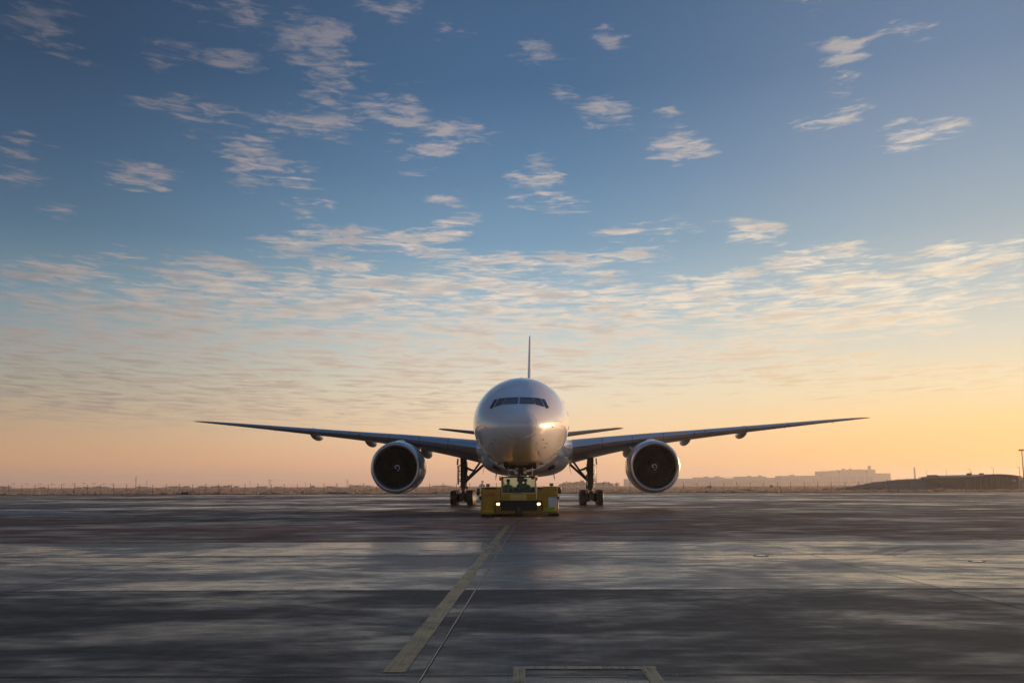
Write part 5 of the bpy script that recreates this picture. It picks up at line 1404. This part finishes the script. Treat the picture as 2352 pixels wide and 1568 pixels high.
lamp_mast(zq(1998), zw(229), 0, 400, 'vent_pipe', 'short stubby vent pipe beside the hangar roof', 'pipe', r=.16, head='none')

# grass mound
vs, fs = [], []
nx, ny = 60, 16
XA = at(zq(1215), 1115, 330).x + 7
for i in range(nx + 1):
    x = XA - 6 + 150 * i / nx
    hp = float(np.interp(x - XA, [-6, 0, 5, 11, 17, 26, 45, 144], [0, .1, 1.0, 2.3, 3.2, 3.7, 3.9, 4.0]))
    for j in range(ny + 1):
        t = j / ny; y = 318 + 70 * t
        pr = math.sin(math.pi * min(1, t * 1.6) * .5) if t < .625 else 1 - ((t - .625) / .375) ** 2
        vs.append((x, y, -.07 + hp * max(0, pr) + random.uniform(-.06, .06) * (1 if 0 < j < ny else 0)))
for i in range(nx):
    for j in range(ny):
        a0 = i * (ny + 1) + j; fs.append((a0, a0 + ny + 1, a0 + ny + 2, a0 + 1))
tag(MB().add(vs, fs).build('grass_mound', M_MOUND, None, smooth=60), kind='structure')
mb = MB(); rnd = random.Random(8)
for k in range(2600):
    i = rnd.randrange(nx); j = rnd.randrange(2, ny - 2); a0 = vs[i * (ny + 1) + j]
    x = a0[0] + rnd.uniform(0, 2.5); y = a0[1] + rnd.uniform(0, 4); z = a0[2] - .08; h = rnd.uniform(.12, .42); w = rnd.uniform(.15, .5)
    mb.add([(x - w, y, z), (x + w, y + rnd.uniform(-.2, .2), z), (x + w * .5, y, z + h), (x - w * .6, y, z + h * .8)], [(0, 1, 2, 3)])
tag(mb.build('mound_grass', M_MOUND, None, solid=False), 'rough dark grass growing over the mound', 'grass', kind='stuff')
# curved-roof hangar set into the mound
M_HRF = mat('hangar_roof_sheet', (0.10, 0.095, 0.09), 0.45, metal=.4, vary=.2, scale=.3)
M_HWL = mat('hangar_wall_sheet', (0.060, 0.052, 0.046), 0.75, vary=.2, scale=.4)
YH = 305.0
pa, pb = at(zq(2010), zw(262), YH), at(zq(2325), zw(262), YH)
hw = (pb.x - pa.x) / 2; cxh = (pa.x + pb.x) / 2
top = at(zq(2180), zw(247), YH).z; eave = at(zq(2010), zw(264), YH).z
hg = empty('hangar', (cxh, YH, -.06), R(0)); tag(hg, 'low dark hangar with shallow curved roof at the right, behind the fence', 'hangar')
MB().box(-hw + .3, hw - .3, .4, 40, 0, eave - .02).build('wall', M_HWL, hg)
up, dn = [], []
for k in range(21):
    t = -1 + 2 * k / 20; z = eave + (top - eave) * (1 - t * t)
    up.append((t * hw * 1.02, z + .18)); dn.append((t * hw * 1.02, z - .05))
pf = up + dn[::-1]
quadprism(pf, -1.0, 41).build('roof', M_HRF, hg)
hr = hg.children[-1]
gb = [(x * .97, z - .06) for x, z in dn]
quadprism([(-hw * .97, eave - .1)] + gb[1:-1] + [(hw * .97, eave - .1)], .2, .38).build('gable_panel', M_HWL, hg)
for k in range(9):
    x = -hw + .6 + (2 * hw - 1.2) * k / 8
    MB().box(x - .12, x + .12, -.02, .2, 0, eave).build('column', M_HRF, hg)
for k in range(6):
    x = -hw + 1.0 + (2 * hw - 2.0) * (k + .5) / 6.2
    MB().box(x - hw / 8, x + hw / 8, .30, .40, .1, eave * .8).build('door_panel', M_HWL, hg, bevel=.03)
MB().box(hw * .66, hw * .82, .25, .41, eave * .62, eave * .82).build('pale_panel', mat('pale_sheet', (.42, .36, .27), .7), hg)  # solid pale panel on the hangar front
for x in (-hw * .75, -hw * .2): MB().box(x - .5, x + .5, 6, 7.4, top - .1, top + .55).build('roof_vent', M_HRF, hr, bevel=.1)
# low annex roof running left from the hangar over the mound
pa2 = at(zq(1790), zw(262), 330)
MB().hexa([(pa2.x - cxh, 26, eave + .2), (-hw, 26, eave + .2), (-hw, 34, eave + .2), (pa2.x - cxh, 34, eave + .2)], [(pa2.x - cxh, 26, eave + .5), (-hw, 26, eave + 1.0), (-hw, 34, eave + 1.0), (pa2.x - cxh, 34, eave + .5)]).build('annex_roof', M_HRF, hg)

# small glossy discs set flush on the apron
for i, (px, py) in enumerate(((2245, 1289), (1748, 1276))):
    x, y = ground(px, py)
    t = empty('flush_disc', (x, y, 0)); tag(t, ('round flush glossy disc far right in the foreground concrete', 'round flush glossy disc near the right-hand slab corner')[i], 'light')
    MB().lathe([(.002, .19), (.009, .185), (.012, .12), (.010, .115)], (0, 0, 0), 'z', 24).build('bezel', M_STRUT, t, smooth=40)
    MB().lathe([(.010, .115), (.016, .06), (.017, .0)], (0, 0, 0), 'z', 24).build('lens', M_LENS, t, smooth=60)

# ------------------------------------------------------------------ air
hz = MB().box(-5000, 5000, -5000, 5000, -1.2, 52).build('haze', None)
m = bpy.data.materials.new('haze_air'); m.use_nodes = True
m.node_tree.nodes.remove(m.node_tree.nodes['Principled BSDF'])
v = m.node_tree.nodes.new('ShaderNodeVolumePrincipled')
v.inputs['Color'].default_value = (0.98, 0.96, 0.95, 1); v.inputs['Density'].default_value = 0.00027; v.inputs['Anisotropy'].default_value = 0.45
m.node_tree.links.new(v.outputs[0], m.node_tree.nodes['Material Output'].inputs['Volume'])
hz.data.materials.clear(); hz.data.materials.append(m)
tag(hz, kind='stuff')
